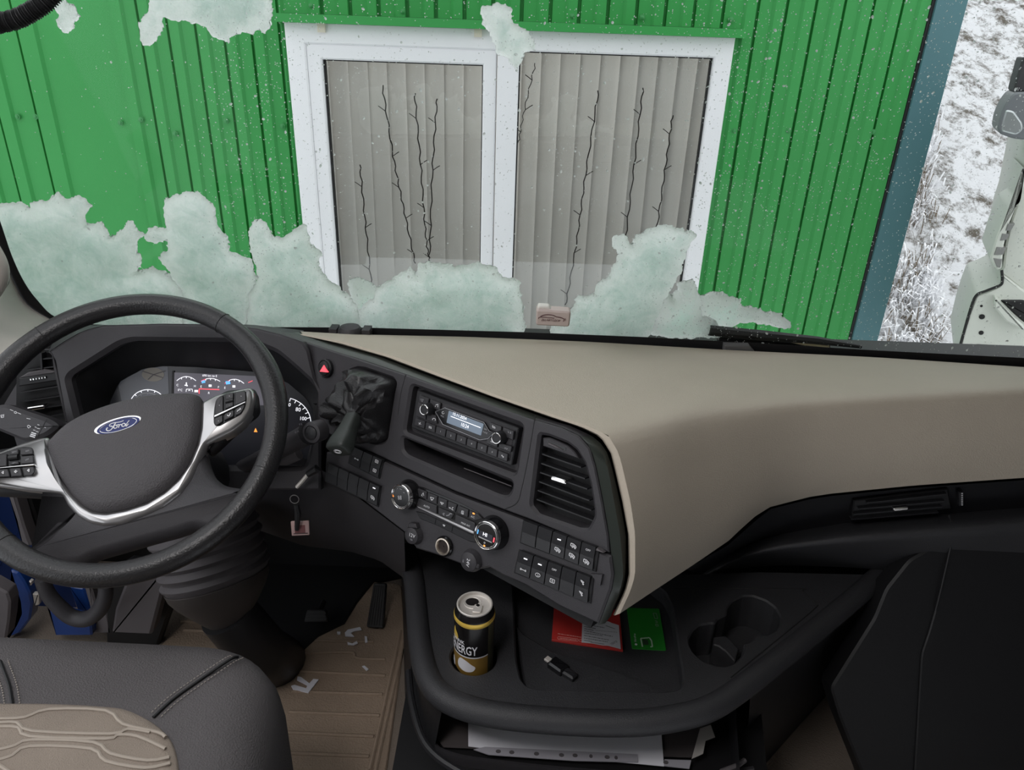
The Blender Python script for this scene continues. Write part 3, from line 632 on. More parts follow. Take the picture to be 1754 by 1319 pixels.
# beige pad: edge bead, top, and the facet that drops to the passenger side
b0 = [(512, 574), (575, 588), (660, 612), (730, 638), (838, 678), (937, 713), (992, 731), (1028, 748), (1046, 776), (1054, 808), (1066, 860), (1076, 915), (1077, 985), (1070, 1012), (1050, 1053)]
b1 = [(518, 572), (600, 588), (680, 612), (752, 640), (860, 680), (960, 714), (1010, 731), (1042, 746), (1060, 776), (1068, 808), (1080, 860), (1088, 915), (1088, 985), (1080, 1012), (1062, 1051)]
B0 = [PF.at(*q, -.030) for q in b0]; B1 = [PF.at(*q, -.022) for q in b1]; Bm = [(a+b)/2+PF.n*.006 for a, b in zip(B0, B1)]; Bu = [PF.at(*q, -.06) for q in b0]
MB().loft(tr_([Bu, B0, Bm, B1], 80)).build('pad_bead', BEI, dash, ang=70)
# top surface: from bead forward to windscreen foot / passenger crease
top_b = rs(B1[:8], 40, False)
wsf = rs([GF.at(*q, .02) for q in ((512, 566), (620, 572), (800, 576), (1000, 584), (1240, 598), (1500, 611), (1760, 628), (1900, 637))], 40, False)
crs = [onY(*q, Y) for *q, Y in ((1042, 746, .90), (1090, 735, .93), (1200, 712, 1.01), (1350, 692, 1.08), (1500, 680, 1.11), (1760, 664, 1.13), (2150, 639, 1.13))]
crs[0] = B1[7]
front = rs([B1[0]]+[p for p in B1[1:8]], 40, False)
edge = np.vstack([rs(B1[:8], 34, False), rs(crs, 34, False)[1:]]); wsf2 = rs([GF.at(*q, .02) for q in ((512, 568), (620, 573), (800, 577), (1000, 585), (1240, 599), (1500, 612), (1760, 629), (2150, 652))], len(edge), False)
rows = []
for t in np.linspace(0, 1, 14):
    r = edge*(1-t)+wsf2*t; r[:, 2] += .012*math.sin(math.pi*t)*np.linspace(.2, 1, len(edge)); rows.append(r)
toprows = rows
# passenger facet below the crease
lowe = [PF.at(1062, 1051, -.022)]+[onY(*q, Y) for *q, Y in ((1120, 1012, .88), (1190, 966, .95), (1250, 925, 1.01), (1288, 888, 1.05), (1320, 868, 1.075), (1400, 848, 1.09), (1560, 832, 1.09), (1760, 818, 1.09), (2150, 785, 1.09))]
side = rs(B1[7:], 16, False)              # down the end of the stack
cr2 = rs(crs, 34, False); lo2 = rs(lowe, 34, False)
# blend a Coons-like patch: left border = side, top = crease, bottom = lowe
rows = []
ns = len(side)
for i in range(ns):
    t = i/(ns-1); L0 = side[i]; r = cr2*(1-t)+lo2*t
    corr = (L0-r[0])[None, :]*(np.clip(1-np.arange(34)/26, 0, 1)**1.5)[:, None]
    r = r+corr; r[:, 1] -= .014*math.sin(math.pi*t)*np.clip(np.arange(34)/12, 0, 1); rows.append(r)
tp = MB().loft(toprows).loft(rows).build('top_pad', BEI, dash, ang=89)
bm = bmesh.new(); bm.from_mesh(tp.data); bmesh.ops.remove_doubles(bm, verts=bm.verts[:], dist=.0004)
iv = [v for v in bm.verts if not v.is_boundary]
for _ in range(5): bmesh.ops.smooth_vert(bm, verts=iv, factor=.5, use_axis_x=True, use_axis_y=True, use_axis_z=True)
bmesh.ops.recalc_face_normals(bm, faces=bm.faces[:])
for e in bm.edges: e.smooth = True
bm.to_mesh(tp.data); bm.free()
MB().loft([lo2, lo2+np.array([0, .10, -.01])]).build('pad_underside', PLB, dash)
# instrument hood
HO = [(84, 602), (112, 583), (141, 567), (175, 557.5), (272, 554.5), (382, 556), (440, 563), (480, 573), (518, 586), (528, 600), (535, 630), (540, 650), (549, 672), (549, 840), (150, 840), (112, 722), (93, 618)]
HOP = [(117, 650), (122, 642), (204, 590), (225, 584), (395, 586), (440, 591), (473, 604), (507, 633), (533, 657), (543, 673), (541, 720), (520, 800), (160, 800), (132, 711)]
hop = rnd(HF.poly(HOP), .012, 4)
plate('instrument_hood', HF, HF.poly(HO), [hop], .02, PLA, dash, ch=.008, bev=.004, hd=[.02], floor=False)
CO = [(188, 690), (203, 656), (243, 633), (279, 627), (338, 629), (436, 637), (492, 655), (524, 682), (545, 720), (545, 800), (190, 800)]
hp_ = rs([HF.P(*q, -.02) for q in hop], 90); cp_ = rs([CF.P(*q) for q in ccw(CF.poly(CO, 0))], 90)
k0 = min(range(90), key=lambda k: np.linalg.norm(hp_[k]-HF.at(204, 590, -.02))); k1 = min(range(90), key=lambda k: np.linalg.norm(cp_[k]-CF.at(230, 639)))
MB().rings([np.roll(hp_, -k0, 0), np.roll(cp_, -k1, 0)], False, False).build('shroud', PLD, dash)
ht = rs([HF.at(*q, -.003) for q in HO[:9]], 30, False); hb = rs([onY(*q, Y) for *q, Y in ((100, 562, 1.40), (150, 557, 1.42), (300, 556, 1.43), (430, 556, 1.43), (520, 566, 1.42))], 30, False)
MB().loft([ht, hb]).build('hood_top', PLA, dash)
MB().prism(HF, HF.poly([(20, 600), (84, 602), (93, 618), (112, 722), (150, 840), (10, 860), (-40, 700)], -.03), -.13, -.10).build('side_panel', PLA, dash)
# knee panel under the stack
KN = [[PF.at(*q, -.006) for q in ((440, 735), (545, 800), (600, 842), (650, 880), (692, 912))], [onY(*q, Y) for *q, Y in ((430, 800, 1.28), (520, 850, 1.18), (590, 890, 1.12), (640, 925, 1.08), (694, 965, 1.05))],
      [onY(*q, Y) for *q, Y in ((420, 900, 1.36), (520, 935, 1.30), (600, 945, 1.24), (650, 960, 1.18), (694, 992, 1.12))]]
MB().loft([rs(r, 20, False) for r in KN]).build('knee_panel', PLA, dash)
for l in (cD((430, 930), (470, 960), (510, 965)), cD((430, 1020), (500, 1018), (560, 1040), (585, 1080))):
    MB().tube([onY(*q, 1.235) for q in l], .002, 5).build('panel_groove', GASK, dash)
# passenger side below the pad
r0 = [onY(*q, Y) for *q, Y in ((1175, 975, 1.00), (1250, 932, 1.07), (1290, 895, 1.10), (1320, 872, 1.12), (1400, 852, 1.13), (1560, 836, 1.13), (1760, 822, 1.13), (2150, 788, 1.13))]
r1 = [onY(*q, Y) for *q, Y in ((1200, 985, 1.12), (1260, 945, 1.14), (1300, 925, 1.15), (1350, 912, 1.15), (1460, 894, 1.15), (1625, 880, 1.15), (1760, 869, 1.15), (2150, 838, 1.15))]
r2 = [onY(*q, Y) for *q, Y in ((1200, 990, 1.12), (1255, 958, 1.12), (1300, 940, 1.11), (1350, 930, 1.10), (1460, 916, 1.09), (1625, 902, 1.09), (1760, 892, 1.09), (2150, 859, 1.09))]
r3 = [onY(*q, Y) for *q, Y in ((1200, 992, 1.13), (1255, 964, 1.12), (1300, 950, 1.11), (1350, 944, 1.10), (1460, 936, 1.09), (1625, 930, 1.085), (1760, 926, 1.085), (2150, 909, 1.085))]
r4 = [onY(*q, Y) for *q, Y in ((1180, 996, 1.17), (1255, 975, 1.17), (1300, 970, 1.16), (1350, 968, 1.15), (1460, 972, 1.14), (1625, 985, 1.11), (1760, 1000, 1.10), (2150, 1028, 1.10))]
MB().loft([rs(r, 30, False) for r in (r0, r1)]).build('vent_fascia', PLB, dash)
MB().loft([cr(list(c), 4) for c in zip(*[rs(r, 30, False) for r in (r1, r2, r3, r4)])]).build('passenger_shelf', TRAYM, dash, ang=70)
gb = [(1634, 898), (2150, 850), (2150, 1420), (1560, 1420), (1578, 1120), (1590, 1085), (1603, 1040), (1630, 925)]
DKF = mat('dark_fascia', (.010, .010, .011), .5, bump=.2, bs=900)
GBF = tilted(onY(1650, 920, 1.10), 0, 24)
MB().prism(GBF, rnd(GBF.poly([(1670, 900), (1560, 960), (1520, 1010), (1500, 1060), (1425, 1180), (1440, 1230), (1482, 1335), (1510, 1420), (1670, 1420)]), .01), -.05, -.004, .004).build('footwell_panel', DKF, dash)
MB().prism(GBF, rnd(GBF.poly(gb), .01), -.05, .002, .002).build('glove_box_lid', DKF, dash)
MB().tube(cr([GBF.at(*q, .004) for q in ((1625, 882), (1633, 905), (1630, 930), (1612, 1010), (1603, 1045))], 5), .002, 6).build('lid_seam', GASK, dash)
# small things on the dash by the glass
q = onY(600, 570, 1.41)
sn = thing('light_sensor', 'small dark grey dome sensor on the dash top behind the steering wheel', 'sensor', q)
MB().lathe(Frame(q, [1, 0, 0], [0, 1, 0], [0, 0, 1]), [(.026, -.01), (.026, .006), (.020, .014), (.008, .017)], 18).build('dome', PLA, sn)
for s in (-1, 1): MB().box(q+np.array([s*.034-.008, -.01, -.01]), q+np.array([s*.034+.008, .02, .010])).build('bracket', PLA, sn)
mbk = GF.poly([(1240, 590), (1283, 591), (1293, 603), (1239, 601)], .012)
setp(MB().prism(GF, mbk, .002, .016, .002).build('mount_block', mat('mid_grey_plastic', (.12, .12, .12), .6)), 'flat grey block at the windscreen foot right of the dash centre', 'bracket')

# ================================================================== INSTRUMENT CLUSTER
cl = thing('instrument_cluster', 'lit instrument cluster with colour screen and dials behind the steering wheel', 'instrument', CF.at(340, 680))
MB().prism(CF, CF.poly(CO, .0005), -.012, .0005).build('dial_plate', mat('smoky_dial_plate', (.03, .031, .038), .2), cl)
CG = mat('dial_grey', (.12, .125, .145), .25)
MB().prism(CF, CF.poly(cG((60, 240), (80, 200), (250, 112), (300, 95), (462, 85), (470, 300), (330, 380), (90, 380)), .001), 0, .001).build('dial_field', CG, cl)
dl = MB().prism(CF, circ(CF.px(*cG((345, 150))[0]), .022, 24, .0135), .001, .0015).build('small_gauge', mat('beige_grey_dial', (.24, .22, .19), .4), cl)
strokes(CF, [cG((345, 150), (250, 120)), cG((345, 150), (440, 120)), cG((345, 150), (420, 175)), cG((345, 150), (300, 190))], .0018, KICK, dl, .0019, 'needle')
def gauge(cx, cy, r, a0, a1, n, name='gauge', ry=None, m=LIT, w=.0012, ticks=True):
    ry = ry or r; P = lambda a, k: (cx+r*k*math.cos(a), cy-ry*k*math.sin(a)); A = np.linspace(math.radians(a0), math.radians(a1), n*4+1)
    L = [[P(a, 1) for a in A]]
    if ticks: L += [[P(a, 1), P(a, .88)] for a in A[::4]]
    return strokes(CF, L, w, m, cl, .002, name)
gauge(*cG((300, 400))[0], 31, 20, 160, 6, ry=27); gauge(*cG((300, 400))[0], 25, 30, 150, 4, ry=21, m=DIM)
gauge(*cG((1400, 545))[0], 47, -25, 75, 8, ry=44)
text('80', CF, *cG((1520, 435))[0], 6.5, LIT, cl, .002, *cG((1600, 445))[0]); text('100', CF, *cG((1560, 508))[0], 6, LIT, cl, .002, *cG((1640, 512))[0])
text('60', CF, *cG((1440, 395))[0], 6, LIT, cl, .002, *cG((1500, 405))[0])
scr = MB().prism(CF, CF.poly(cG((515, 132), (1240, 165), (1240, 400), (510, 400)), .003), .0015, .003).build('screen', mat('lit_screen', (.10, .095, .115), .2, emit=.35), cl)
def sarc(cx, cy, w, h, cold, name='arc'):
    p = [(cx-w+2*w*t, cy-h*4*t*(1-t)) for t in np.linspace(0, 1, 13)]
    q = [(x, y) for x, y in p]; c = lambda l: cG(*l)
    strokes(CF, [c(q[:4])] + [], .0011, RED if cold else LIT, scr, .0036, 'gauge_arc'); strokes(CF, [c(q[3:])]+[c([(q[k][0], q[k][1]), (q[k][0], q[k][1]+14)]) for k in (3, 6, 9)], .0011, LIT, scr, .0036, 'gauge_arc')
sarc(612, 200, 78, 34, False); sarc(808, 205, 78, 24, True); sarc(1002, 222, 78, 34, True)
strokes(CF, [cG((1115, 215), (1150, 200))], .0012, RED, scr, .0036, 'gauge_arc')
BLT = mat('lit_blue_marker', (.12, .42, .85), .4, emit=.7)
for q in (((735, 200), (762, 195), (766, 216), (738, 221)), ((930, 205), (965, 202), (970, 226), (935, 230))): MB().prism(CF, CF.poly(cG(*q), .0036), .003, .0037).build('marker', BLT, scr)
for s, x, y, h in (('690 km to E', 802, 160, 3.6), ('C', 540, 236, 3.6), ('H', 681, 244, 3.6), ('E', 732, 248, 3.6), ('F', 873, 253, 3.6), ('E', 925, 258, 3.6), ('0°C', 562, 276, 3.6), ('R', 795, 300, 3.6)):
    text(s, CF, *cG((x, y))[0], h, LIT, scr, .0037, *cG((x+60, y+3))[0])
for q in (((598, 236), (622, 240), (614, 240), (612, 214), (612, 240)),): strokes(CF, [cG(*q)], .0016, LIT, scr, .0037, 'temperature_symbol')
for x, y, w in ((805, 240, 22), (998, 246, 22), (692, 284, 28)): MB().prism(CF, CF.poly(cG((x-w/2, y-9), (x+w/2, y-9), (x+w/2, y+9), (x-w/2, y+9)), .0037), .003, .0038).build('symbol', LIT, scr)
strokes(CF, [cG((610, 290), (612, 268), (660, 268), (662, 290)), cG((628, 282), (636, 274), (644, 282))], .0009, LIT, scr, .0037, 'symbol')
strokes(CF, [cG((716, 305), (716, 266), (880, 272))], .0016, RED, scr, .0037, 'frame_line')
MB().prism(CF, CF.poly(cG((500, 118), (515, 118), (508, 400), (490, 400)), .002), .001, .003).build('screen_edge', GASK, cl)

# ================================================================== CENTRE STACK CONTROLS
# hazard button
hb_ = thing('hazard_button', 'round black hazard button with glowing red triangle left of the lever', 'button', PF.at(556, 631))
MB().lathe(PF, [(.0165, -.003), (.0165, .006), (.0148, .008), (.0135, .007), (.012, .0095), (.006, .0112), (.0005, .0116)], 26, PF.px(556, 631, .006)).build('button_body', PLB, hb_)
MB().prism(PF, PF.poly(cBt((95, 168), (50, 240), (137, 250)), .0125), .009, .0125).build('triangle', RED, hb_)

# parking brake lever with leather boot
pb = thing('parking_brake', 'parking brake lever with crumpled black leather boot beside the radio', 'lever', PF.at(600, 700))
rows = []; N = 64; base = rs(boot_h, N); cc = base.mean(0); col = np.array(PF.px(*cBt((440, 740))[0], .045))
for k, (s, d, t, am) in enumerate(((.99, -.022, 0, 0), (1.0, .000, .0, .002), (.97, .016, .03, .005), (.88, .030, .10, .008), (.72, .040, .26, .009), (.52, .046, .48, .008), (.33, .050, .75, .005), (.21, .053, .96, .002), (.17, .056, 1.0, 0))):
    r = []
    for i in range(N):
        a = 2*math.pi*i/N; w = am*(math.sin(a*4+k*.9)+.8*math.sin(a*7-1.3*k)+.5*math.sin(a*11+2*k)); q = cc+(base[i]-cc)*s; c = cc*(1-t)+col*t
        q = c+(base[i]-cc)*s*(1+w*6); r.append(PF.P(q[0], q[1], d+w))
    rows.append(r)
MB().rings(rows, False, True).build('boot', LEA, pb, ang=50)
A = PF.at(*cBt((440, 740))[0], .05); B = PF.at(*cBt((255, 1140))[0], .095); ax = nrm(B-A); sx_ = nrm(np.cross(ax, PF.n)); nn = np.cross(sx_, ax)
rows = []
for t, w, h in ((0, .0125, .010), (.15, .0135, .011), (.4, .0145, .012), (.55, .0175, .013), (.72, .0205, .015), (.9, .020, .0165), (.98, .019, .0155), (1.0, .016, .012)):
    c = A*(1-t)+B*t; rows.append([c+sx_*w*np.sign(math.cos(a))*abs(math.cos(a))**.5+nn*h*np.sign(math.sin(a))*abs(math.sin(a))**.5 for a in np.linspace(0, 2*math.pi, 25)[:-1]])
MB().rings(rows).build('handle', mat('dark_green_black_plastic', (.030, .035, .032), .45, bump=.2, bs=800), pb, ang=60)
HE = Frame(B, sx_, -nn, ax)
if abs(np.dot(ray(*cBt((240, 1165))[0]), ax)) > 1:
    ic = MB()
    for r in (.0042, .0062): ic.tube([HE.P(*q, .0008) for q in circ((0, 0), r*1.1, 18, r*.8)], .0005, 4, True)
    ic.build('brake_symbol', WHT, pb)

# radio
rad = thing('car_radio', 'black radio with two knobs, number keys and lit date display', 'radio', PF.at(790, 733))
body = MB().prism(PF, rnd(PF.poly(cA((205, 170), (1250, 560), (1175, 950), (145, 555)), -.004), .003), -.019, -.004, .0015).build('body', PLB, rad)
fp = MB().prism(PF, rnd(PF.poly(cA((228, 212), (1212, 585), (1140, 905), (175, 530)), -.003), .002), -.01, -.003, .001).build('faceplate', PLA, rad)
D = -.003
def key(q, s=None, par=rad, fr=PF, d0=D, d1=.0015, m=PLB, name='button', th=3.2, bev=.0008, tm=WHT, gap=.0003, r=.0012):
    ab = rnd(inset(ccw(fr.poly(q, d1)), gap), r, 3); o = MB().prism(fr, ab, d0, d1, bev).build(name, m, par)
    if s:
        c = np.mean(np.array(q), 0); a, b = (np.array(q[0])+np.array(q[-1]))/2, (np.array(q[1])+np.array(q[2]))/2
        text(s, fr, c[0], c[1], th, tm, o, d1+.0004, c[0]+(b-a)[0], c[1]+(b-a)[1])
    return o
KEYM = mat('radio_key', (.030, .029, .032), .4)
for i, q in enumerate(quadcells(cA((186, 452), (1142, 826), (1132, 908), (176, 530)), 9, .05)):
    key(q, ['', '', '1', '2', '3', '4', '5', '6', ''][i] or None, m=KEYM, th=3)
    c = np.mean(np.array(q), 0)
    if i in (0, 1, 8):
        f = lambda *p: [(c[0]+x, c[1]+y) for x, y in p]
        strokes(PF, [[f((-2.2, -1), (2, 1.6)), f((-1.5, 2), (1.2, -2))], [f((-1.8, -2.2), (1.8, -1)), f((-1.8, -2.2), (-1.8, 1.4)), f((1.8, -1), (1.6, 2.3)), f((-1, .2), (1.4, 1.2))], [f((-1.6, -1.6), (-.2, -1.2), (-.4, .2), (-1.8, -.3), (-1.6, -1.6)), f((.4, .6), (1.8, 1), (1.6, 2.4), (.3, 2), (.4, .6))]][(0, 1, 8).index(i)], .0006, WHT, rad, .0021, 'key_symbol')
ups = [((228, 218), (328, 258), (318, 330), (215, 292)), ((338, 262), (448, 303), (440, 385), (330, 340)), ((200, 350), (300, 388), (296, 478), (190, 438)), ((305, 392), (400, 430), (412, 520), (300, 478)),
       ((948, 497), (1075, 545), (1070, 620), (945, 570)), ((1085, 548), (1200, 592), (1190, 685), (1080, 640)), ((925, 640), (1035, 690), (1030, 762), (912, 718)), ((1045, 700), (1180, 750), (1165, 812), (1040, 765))]
for i, q in enumerate(ups): key(cA(*q), {6: 'ESC'}.get(i), m=KEYM, th=2.4)
for l in (((380, 462), (395, 455)), ): pass
strokes(PF, [cA((395, 330), (392, 342)), cA((420, 318), (418, 345)), cA((398, 322), (422, 314))], .0007, WHT, rad, .0021, 'note_symbol')
strokes(PF, [cA((362, 470), (372, 458), (390, 462), (396, 478)), cA((362, 470), (368, 476)), cA((396, 478), (388, 482))], .0008, WHT, rad, .0021, 'phone_symbol')
strokes(PF, [cA((978, 538), (1005, 548), (1008, 562), (980, 552)), cA((978, 538), (985, 528)), cA((978, 538), (985, 548))], .0006, WHT, rad, .0021, 'return_symbol')
strokes(PF, [cA((240, 258), (258, 290)), cA((272, 262), (258, 290)), cA((250, 262), (266, 266))], .0005, DIM, rad, .0021, 'antenna_symbol')
strokes(PF, [cA((1140, 590), (1148, 608), (1140, 606)), cA((1162, 596), (1170, 614), (1158, 612))], .0006, DIM, rad, .0021, 'track_symbol'); strokes(PF, [cA((1105, 758), (1118, 766), (1104, 772)), cA((1122, 764), (1136, 772), (1121, 778))], .0006, DIM, rad, .0021, 'track_symbol')
hx = cA((395, 392), (490, 352), (892, 502), (945, 590), (990, 612), (935, 668), (850, 682), (470, 522))
key(hx, m=GLO, name='screen_surround', d1=.0022, bev=.0008)
MB().tube([PF.at(*q, .0026) for q in hx], .0005, 4, True).build('surround_line', DIM, rad)
sc_ = key(cA((530, 378), (892, 515), (862, 640), (505, 505)), m=mat('lit_radio_screen', (.11, .14, .18), .2, emit=.55), name='screen', d1=.003, bev=.0003)
text('15.11.2024', PF, *cA((642, 438))[0], 5.4, LIT, sc_, .0035, *cA((742, 478))[0], sx=.9); text('10:24', PF, *cA((695, 536))[0], 6.2, LIT, sc_, .0035, *cA((795, 575))[0], sx=.9)
strokes(PF, [cA((552, 438), (858, 556))], .0009, LIT, sc_, .0036, 'line')
text('VOL', PF, *cA((466, 438))[0], 3, DIM, rad, .0027, *cA((500, 451))[0]); text('OK', PF, *cA((908, 572))[0], 3, DIM, rad, .0027, *cA((940, 584))[0]); text('TUNE', PF, *cA((905, 605))[0], 3, DIM, rad, .0027, *cA((940, 618))[0], sx=.9)
MB().tube([PF.at(*q, .0027) for q in circ(cA((474, 402))[0], 2.0, 12)][:11], .0004, 4).build('power_symbol', WHT, rad)
for x, y in ((272, 372), (1014, 665)):
    c = PF.px(*cA((x, y))[0], .016); kb = MB().lathe(PF, [(.0105, -.003), (.0105, .001), (.0095, .012), (.0085, .0145), (.0072, .0155), (.0068, .0145), (.001, .0145)], 26, c).build('knob', PLB, rad)
    MB().tube([PF.P(*q, .0150) for q in circ(c, .0078, 28)], .0008, 6, True).build('chrome_ring', CHR, kb)
# paper edge inside the slot under the radio
MB().tube([PF.at(*cA((690, 972))[0], -.03), PF.at(*cA((1178, 1158))[0], -.03)], .0009, 4).build('slot_edge', KICK, dash)

# air vent at the end of the stack
def vent_bits(v, fr, slats, tab, d0, d1, w=.0019):
    for a, b in slats: MB().rod(fr, fr.px(*a, d1), fr.px(*b, d1), w, d0, d1).build('slat', PLB, v)
    a, b = tab; A = np.array(fr.px(*a, d1)); Bq = np.array(fr.px(*b, d1)); t = (Bq-A)/np.linalg.norm(Bq-A); q = np.array([-t[1], t[0]])*.0032
    MB().prism(fr, rnd([tuple(A-q), tuple(Bq-q), tuple(Bq+q), tuple(A+q)], .0028), d0, d1+.006, .0015).build('chrome_tab', CHR, v)
av = thing('air_vent', 'tall black air vent with chrome tab at the right end of the centre stack', 'vent', PF.at(965, 830))
vent_bits(av, PF, [cV(*s) for s in (((170, 466), (570, 604)), ((160, 562), (610, 720)), ((150, 655), (635, 827)), ((140, 750), (655, 945)), ((125, 840), (675, 1045)), ((115, 932), (690, 1150)))], cV((278, 705), (432, 754)), -.026, -.009)
MB().prism(PF, PF.poly(cV((178, 300), (245, 298), (425, 378), (500, 440), (548, 515), (178, 385)), -.006), -.028, -.006, .0015).build('vent_bezel', PLA, av)
MB().prism(PF, rnd(PF.poly(cV((222, 332), (250, 330), (415, 400), (412, 436), (380, 432), (225, 372)), -.005), .002), -.01, -.0055).build('wheel_slot', GLO, av)
MB().prism(PF, PF.poly(cV((232, 345), (300, 375), (385, 425), (300, 400), (236, 368)), -.004), -.01, -.0035, .001).build('thumbwheel', KICK, av)
MB().prism(PF, vent_h, -.031, -.029).build('vent_floor', PLD, av)

# climate control
cc_ = thing('climate_control', 'climate control strip with two chrome ringed dials below the radio slot', 'control panel', PF.at(760, 880))
MB().prism(PF, rnd(PF.poly(cB((470, 212), (560, 232), (1000, 422), (1180, 517), (1260, 600), (1150, 770), (480, 452), (430, 400)), .003), .003), -.004, .003, .001).build('control_base', GLO, cc_)
cbs = [(((495, 240), (600, 283), (598, 375), (490, 330)), None), (((608, 285), (718, 332), (712, 425), (602, 378)), None), (((726, 335), (830, 380), (825, 470), (720, 428)), None), (((835, 382), (940, 428), (912, 518), (830, 475)), None),
       (((955, 435), (1070, 485), (1060, 575), (940, 520)), None), (((1078, 490), (1180, 535), (1225, 590), (1130, 612), (1070, 580)), 'A/C'), (((488, 345), (712, 438), (714, 538), (480, 430)), 'AUTO'), (((724, 452), (908, 532), (870, 592), (728, 535)), None), (((925, 535), (1140, 632), (1150, 690), (1120, 732), (905, 640)), 'MAX A/C')]
for q, s in cbs:
    o = key(cB(*q), None, par=cc_, d0=.002, d1=.0058, m=KEYM, bev=.001)
    if s:
        c = {'A/C': (1120, 565), 'AUTO': (598, 448), 'MAX A/C': (1038, 650)}[s]; text(s, PF, *cB(c)[0], 3.3, WHT, o, .0063, *cB((c[0]+100, c[1]+44))[0])
sy = lambda ls, w=.0007, m=WHT: strokes(PF, [cB(*l) for l in ls], w, m, cc_, .0064, 'symbol')
sy([((540, 320), (560, 290), (566, 325)), ((540, 320), (552, 330))]); sy([((640, 340), (680, 352)), ((640, 340), (655, 378), (680, 352)), ((645, 365), (668, 372))]); sy([((752, 395), (790, 408), (770, 425), (752, 395)), ((770, 410), (768, 425))])
sy([((850, 455), (872, 472)), ((855, 470), (866, 455)), ((890, 455), (882, 480), (900, 488)), ((890, 455), (900, 460))]); sy([((995, 495), (990, 525), (1012, 535), (1016, 500), (995, 495)), ((1002, 505), (1006, 530))])
sy([((780, 525), (795, 548)), ((790, 520), (800, 530)), ((820, 550), (850, 545), (862, 525), (884, 530))], .0012, DIM); sy([((1118, 522), (1140, 530))], .0022, ORA)
MB().prism(PF, PF.poly(cB((478, 438), (500, 440), (1128, 733), (1134, 762), (1100, 752), (500, 462)), .008), .002, .008, .0012).build('chrome_strip', SIL, cc_)
MB().prism(PF, rnd(PF.poly(cB((470, 500), (560, 520), (900, 672), (1130, 778), (1155, 858), (1080, 842), (700, 655), (520, 585)), .003), .003), -.003, .003, .001).build('lower_strip', PLB, cc_)
strokes(PF, [cB((705, 580), (690, 645)), cB((895, 665), (880, 735))], .0007, GLO, cc_, .0035, 'strip_seam')
strokes(PF, [cB((782, 650), (806, 660), (796, 672), (782, 650))], .0009, WHT, cc_, .0036, 'symbol')
for i, (x, y, r) in enumerate(((303, 338, .0208), (1268, 778, .0222))):
    c = PF.px(*cB((x, y))[0], .024)
    kb = MB().lathe(PF, [(r*1.22, -.002), (r*1.22, .002), (r*1.12, .006), (r*1.02, .020), (r, .0235), (r*.9, .0235), (r*.88, .022), (.001, .022)], 40, c).build('dial', GLO, cc_)
    MB().rings([[PF.P(*q, d) for q in circ(c, rr, 44)] for rr, d in ((r*1.05, .018), (r*1.0, .0238), (r*.95, .0245), (r*.90, .0235), (r*.88, .022))], False, False).build('chrome_ring', CHR, kb)
    MB().tube([PF.P(*q, .0228) for q in circ(c, r*.83, 40)], .0005, 5, True).build('inner_ring', SIL, kb)
    d = .0226
    if i == 0:
        strokes(PF, [cB((215, 312), (222, 338))], .0022, ORA, kb, d, 'orange_mark')
        f = MB()
        for dx, dy in ((-12, -10), (10, -10), (-10, 12), (12, 12)): f.tube([PF.P(*q, d) for q in circ(PF.px(*cB((295+dx, 345+dy))[0], d), .0014, 10)], .0003, 4, True)
        f.build('fan_symbol', WHT, kb)
        strokes(PF, [cB((262, 240), (272, 246)), cB((295, 246), (318, 256)), cB((335, 285), (350, 295))], .0007, DIM, kb, d, 'symbol')
    else:
        MB().prism(PF, PF.poly(cB((1198, 715), (1345, 775), (1335, 850), (1185, 782)), d), .021, d).build('display', SCREENB, kb)
        text('HI', PF, *cB((1258, 765))[0], 6, LIT, kb, .0230, *cB((1330, 795))[0], bold=.02, sx=1.1)
        strokes(PF, [cB((1182, 708), (1172, 755))], .0016, BLT, kb, .0232, 'blue_mark'); strokes(PF, [cB((1362, 800), (1352, 850))], .0022, RED, kb, .0232, 'red_mark')
        strokes(PF, [cB((1185, 785), (1335, 855))], .0016, SIL, kb, .0232, 'line'); strokes(PF, [cB((1240, 886), (1258, 894))], .0022, ORA, kb, .0232, 'orange_mark')
        MB().tube([PF.P(*q, .023) for q in circ(PF.px(*cB((1253, 856))[0], .023), .0012, 10)], .0003, 4, True).build('symbol', WHT, kb)
# power sockets
def socket(name, lab, x, y, r, txt=None, rot=(100, 40), cover=True, tab=None):
    o = thing(name, lab, 'socket', PF.at(*cB((x, y))[0])); c = PF.px(*cB((x, y))[0], .01)
    if cover:
        b_ = MB().lathe(PF, [(r*1.15, -.002), (r*1.15, .003), (r, .007), (r*.95, .012), (r*.7, .0145), (.001, .0152)], 28, c).build('cover', PLA, o)
        if tab: MB().prism(PF, rnd(PF.poly(cB(*tab), .01), .002), 0, .011, .002).build('cover_tab', PLA, b_)
        text(txt[0], PF, *cB(txt[1])[0], txt[2], WHT, b_, .0158, *cB((txt[1][0]+rot[0], txt[1][1]+rot[1]))[0]); text(txt[3], PF, *cB(txt[4])[0], 2.6, DIM, b_, .0158, *cB((txt[4][0]+rot[0], txt[4][1]+rot[1]))[0])
    else:
        MB().lathe(PF, [(r*1.2, -.001), (r*1.2, .005), (r*1.08, .007), (r*1.0, .006), (r*.8, .003), (r*.8, -.03), (.001, -.03)], 32, c).build('barrel', GLO, o)
        MB().rings([[PF.P(*q, d) for q in circ(c, rr, 36)] for rr, d in ((r*1.0, .005), (r*1.0, .0085), (r*.85, .0088), (r*.78, .007), (r*.76, -.004))], False, False).build('ring', mat('brushed_gold_ring', (.70, .62, .53), .3, metal=.9), o)
        MB().lathe(PF, [(r*.75, .0045), (.001, .0045)], 24, c, False, False).build('barrel_floor', mat('dark_brown_socket', (.02, .012, .009), .4), o)
socket('power_socket', 'round covered power socket marked 12V left of the metal ringed socket', 432, 775, .0145, ('12V', (432, 775), 6.2, '10A', (425, 822)), tab=((395, 630), (470, 640), (490, 700), (380, 690)))
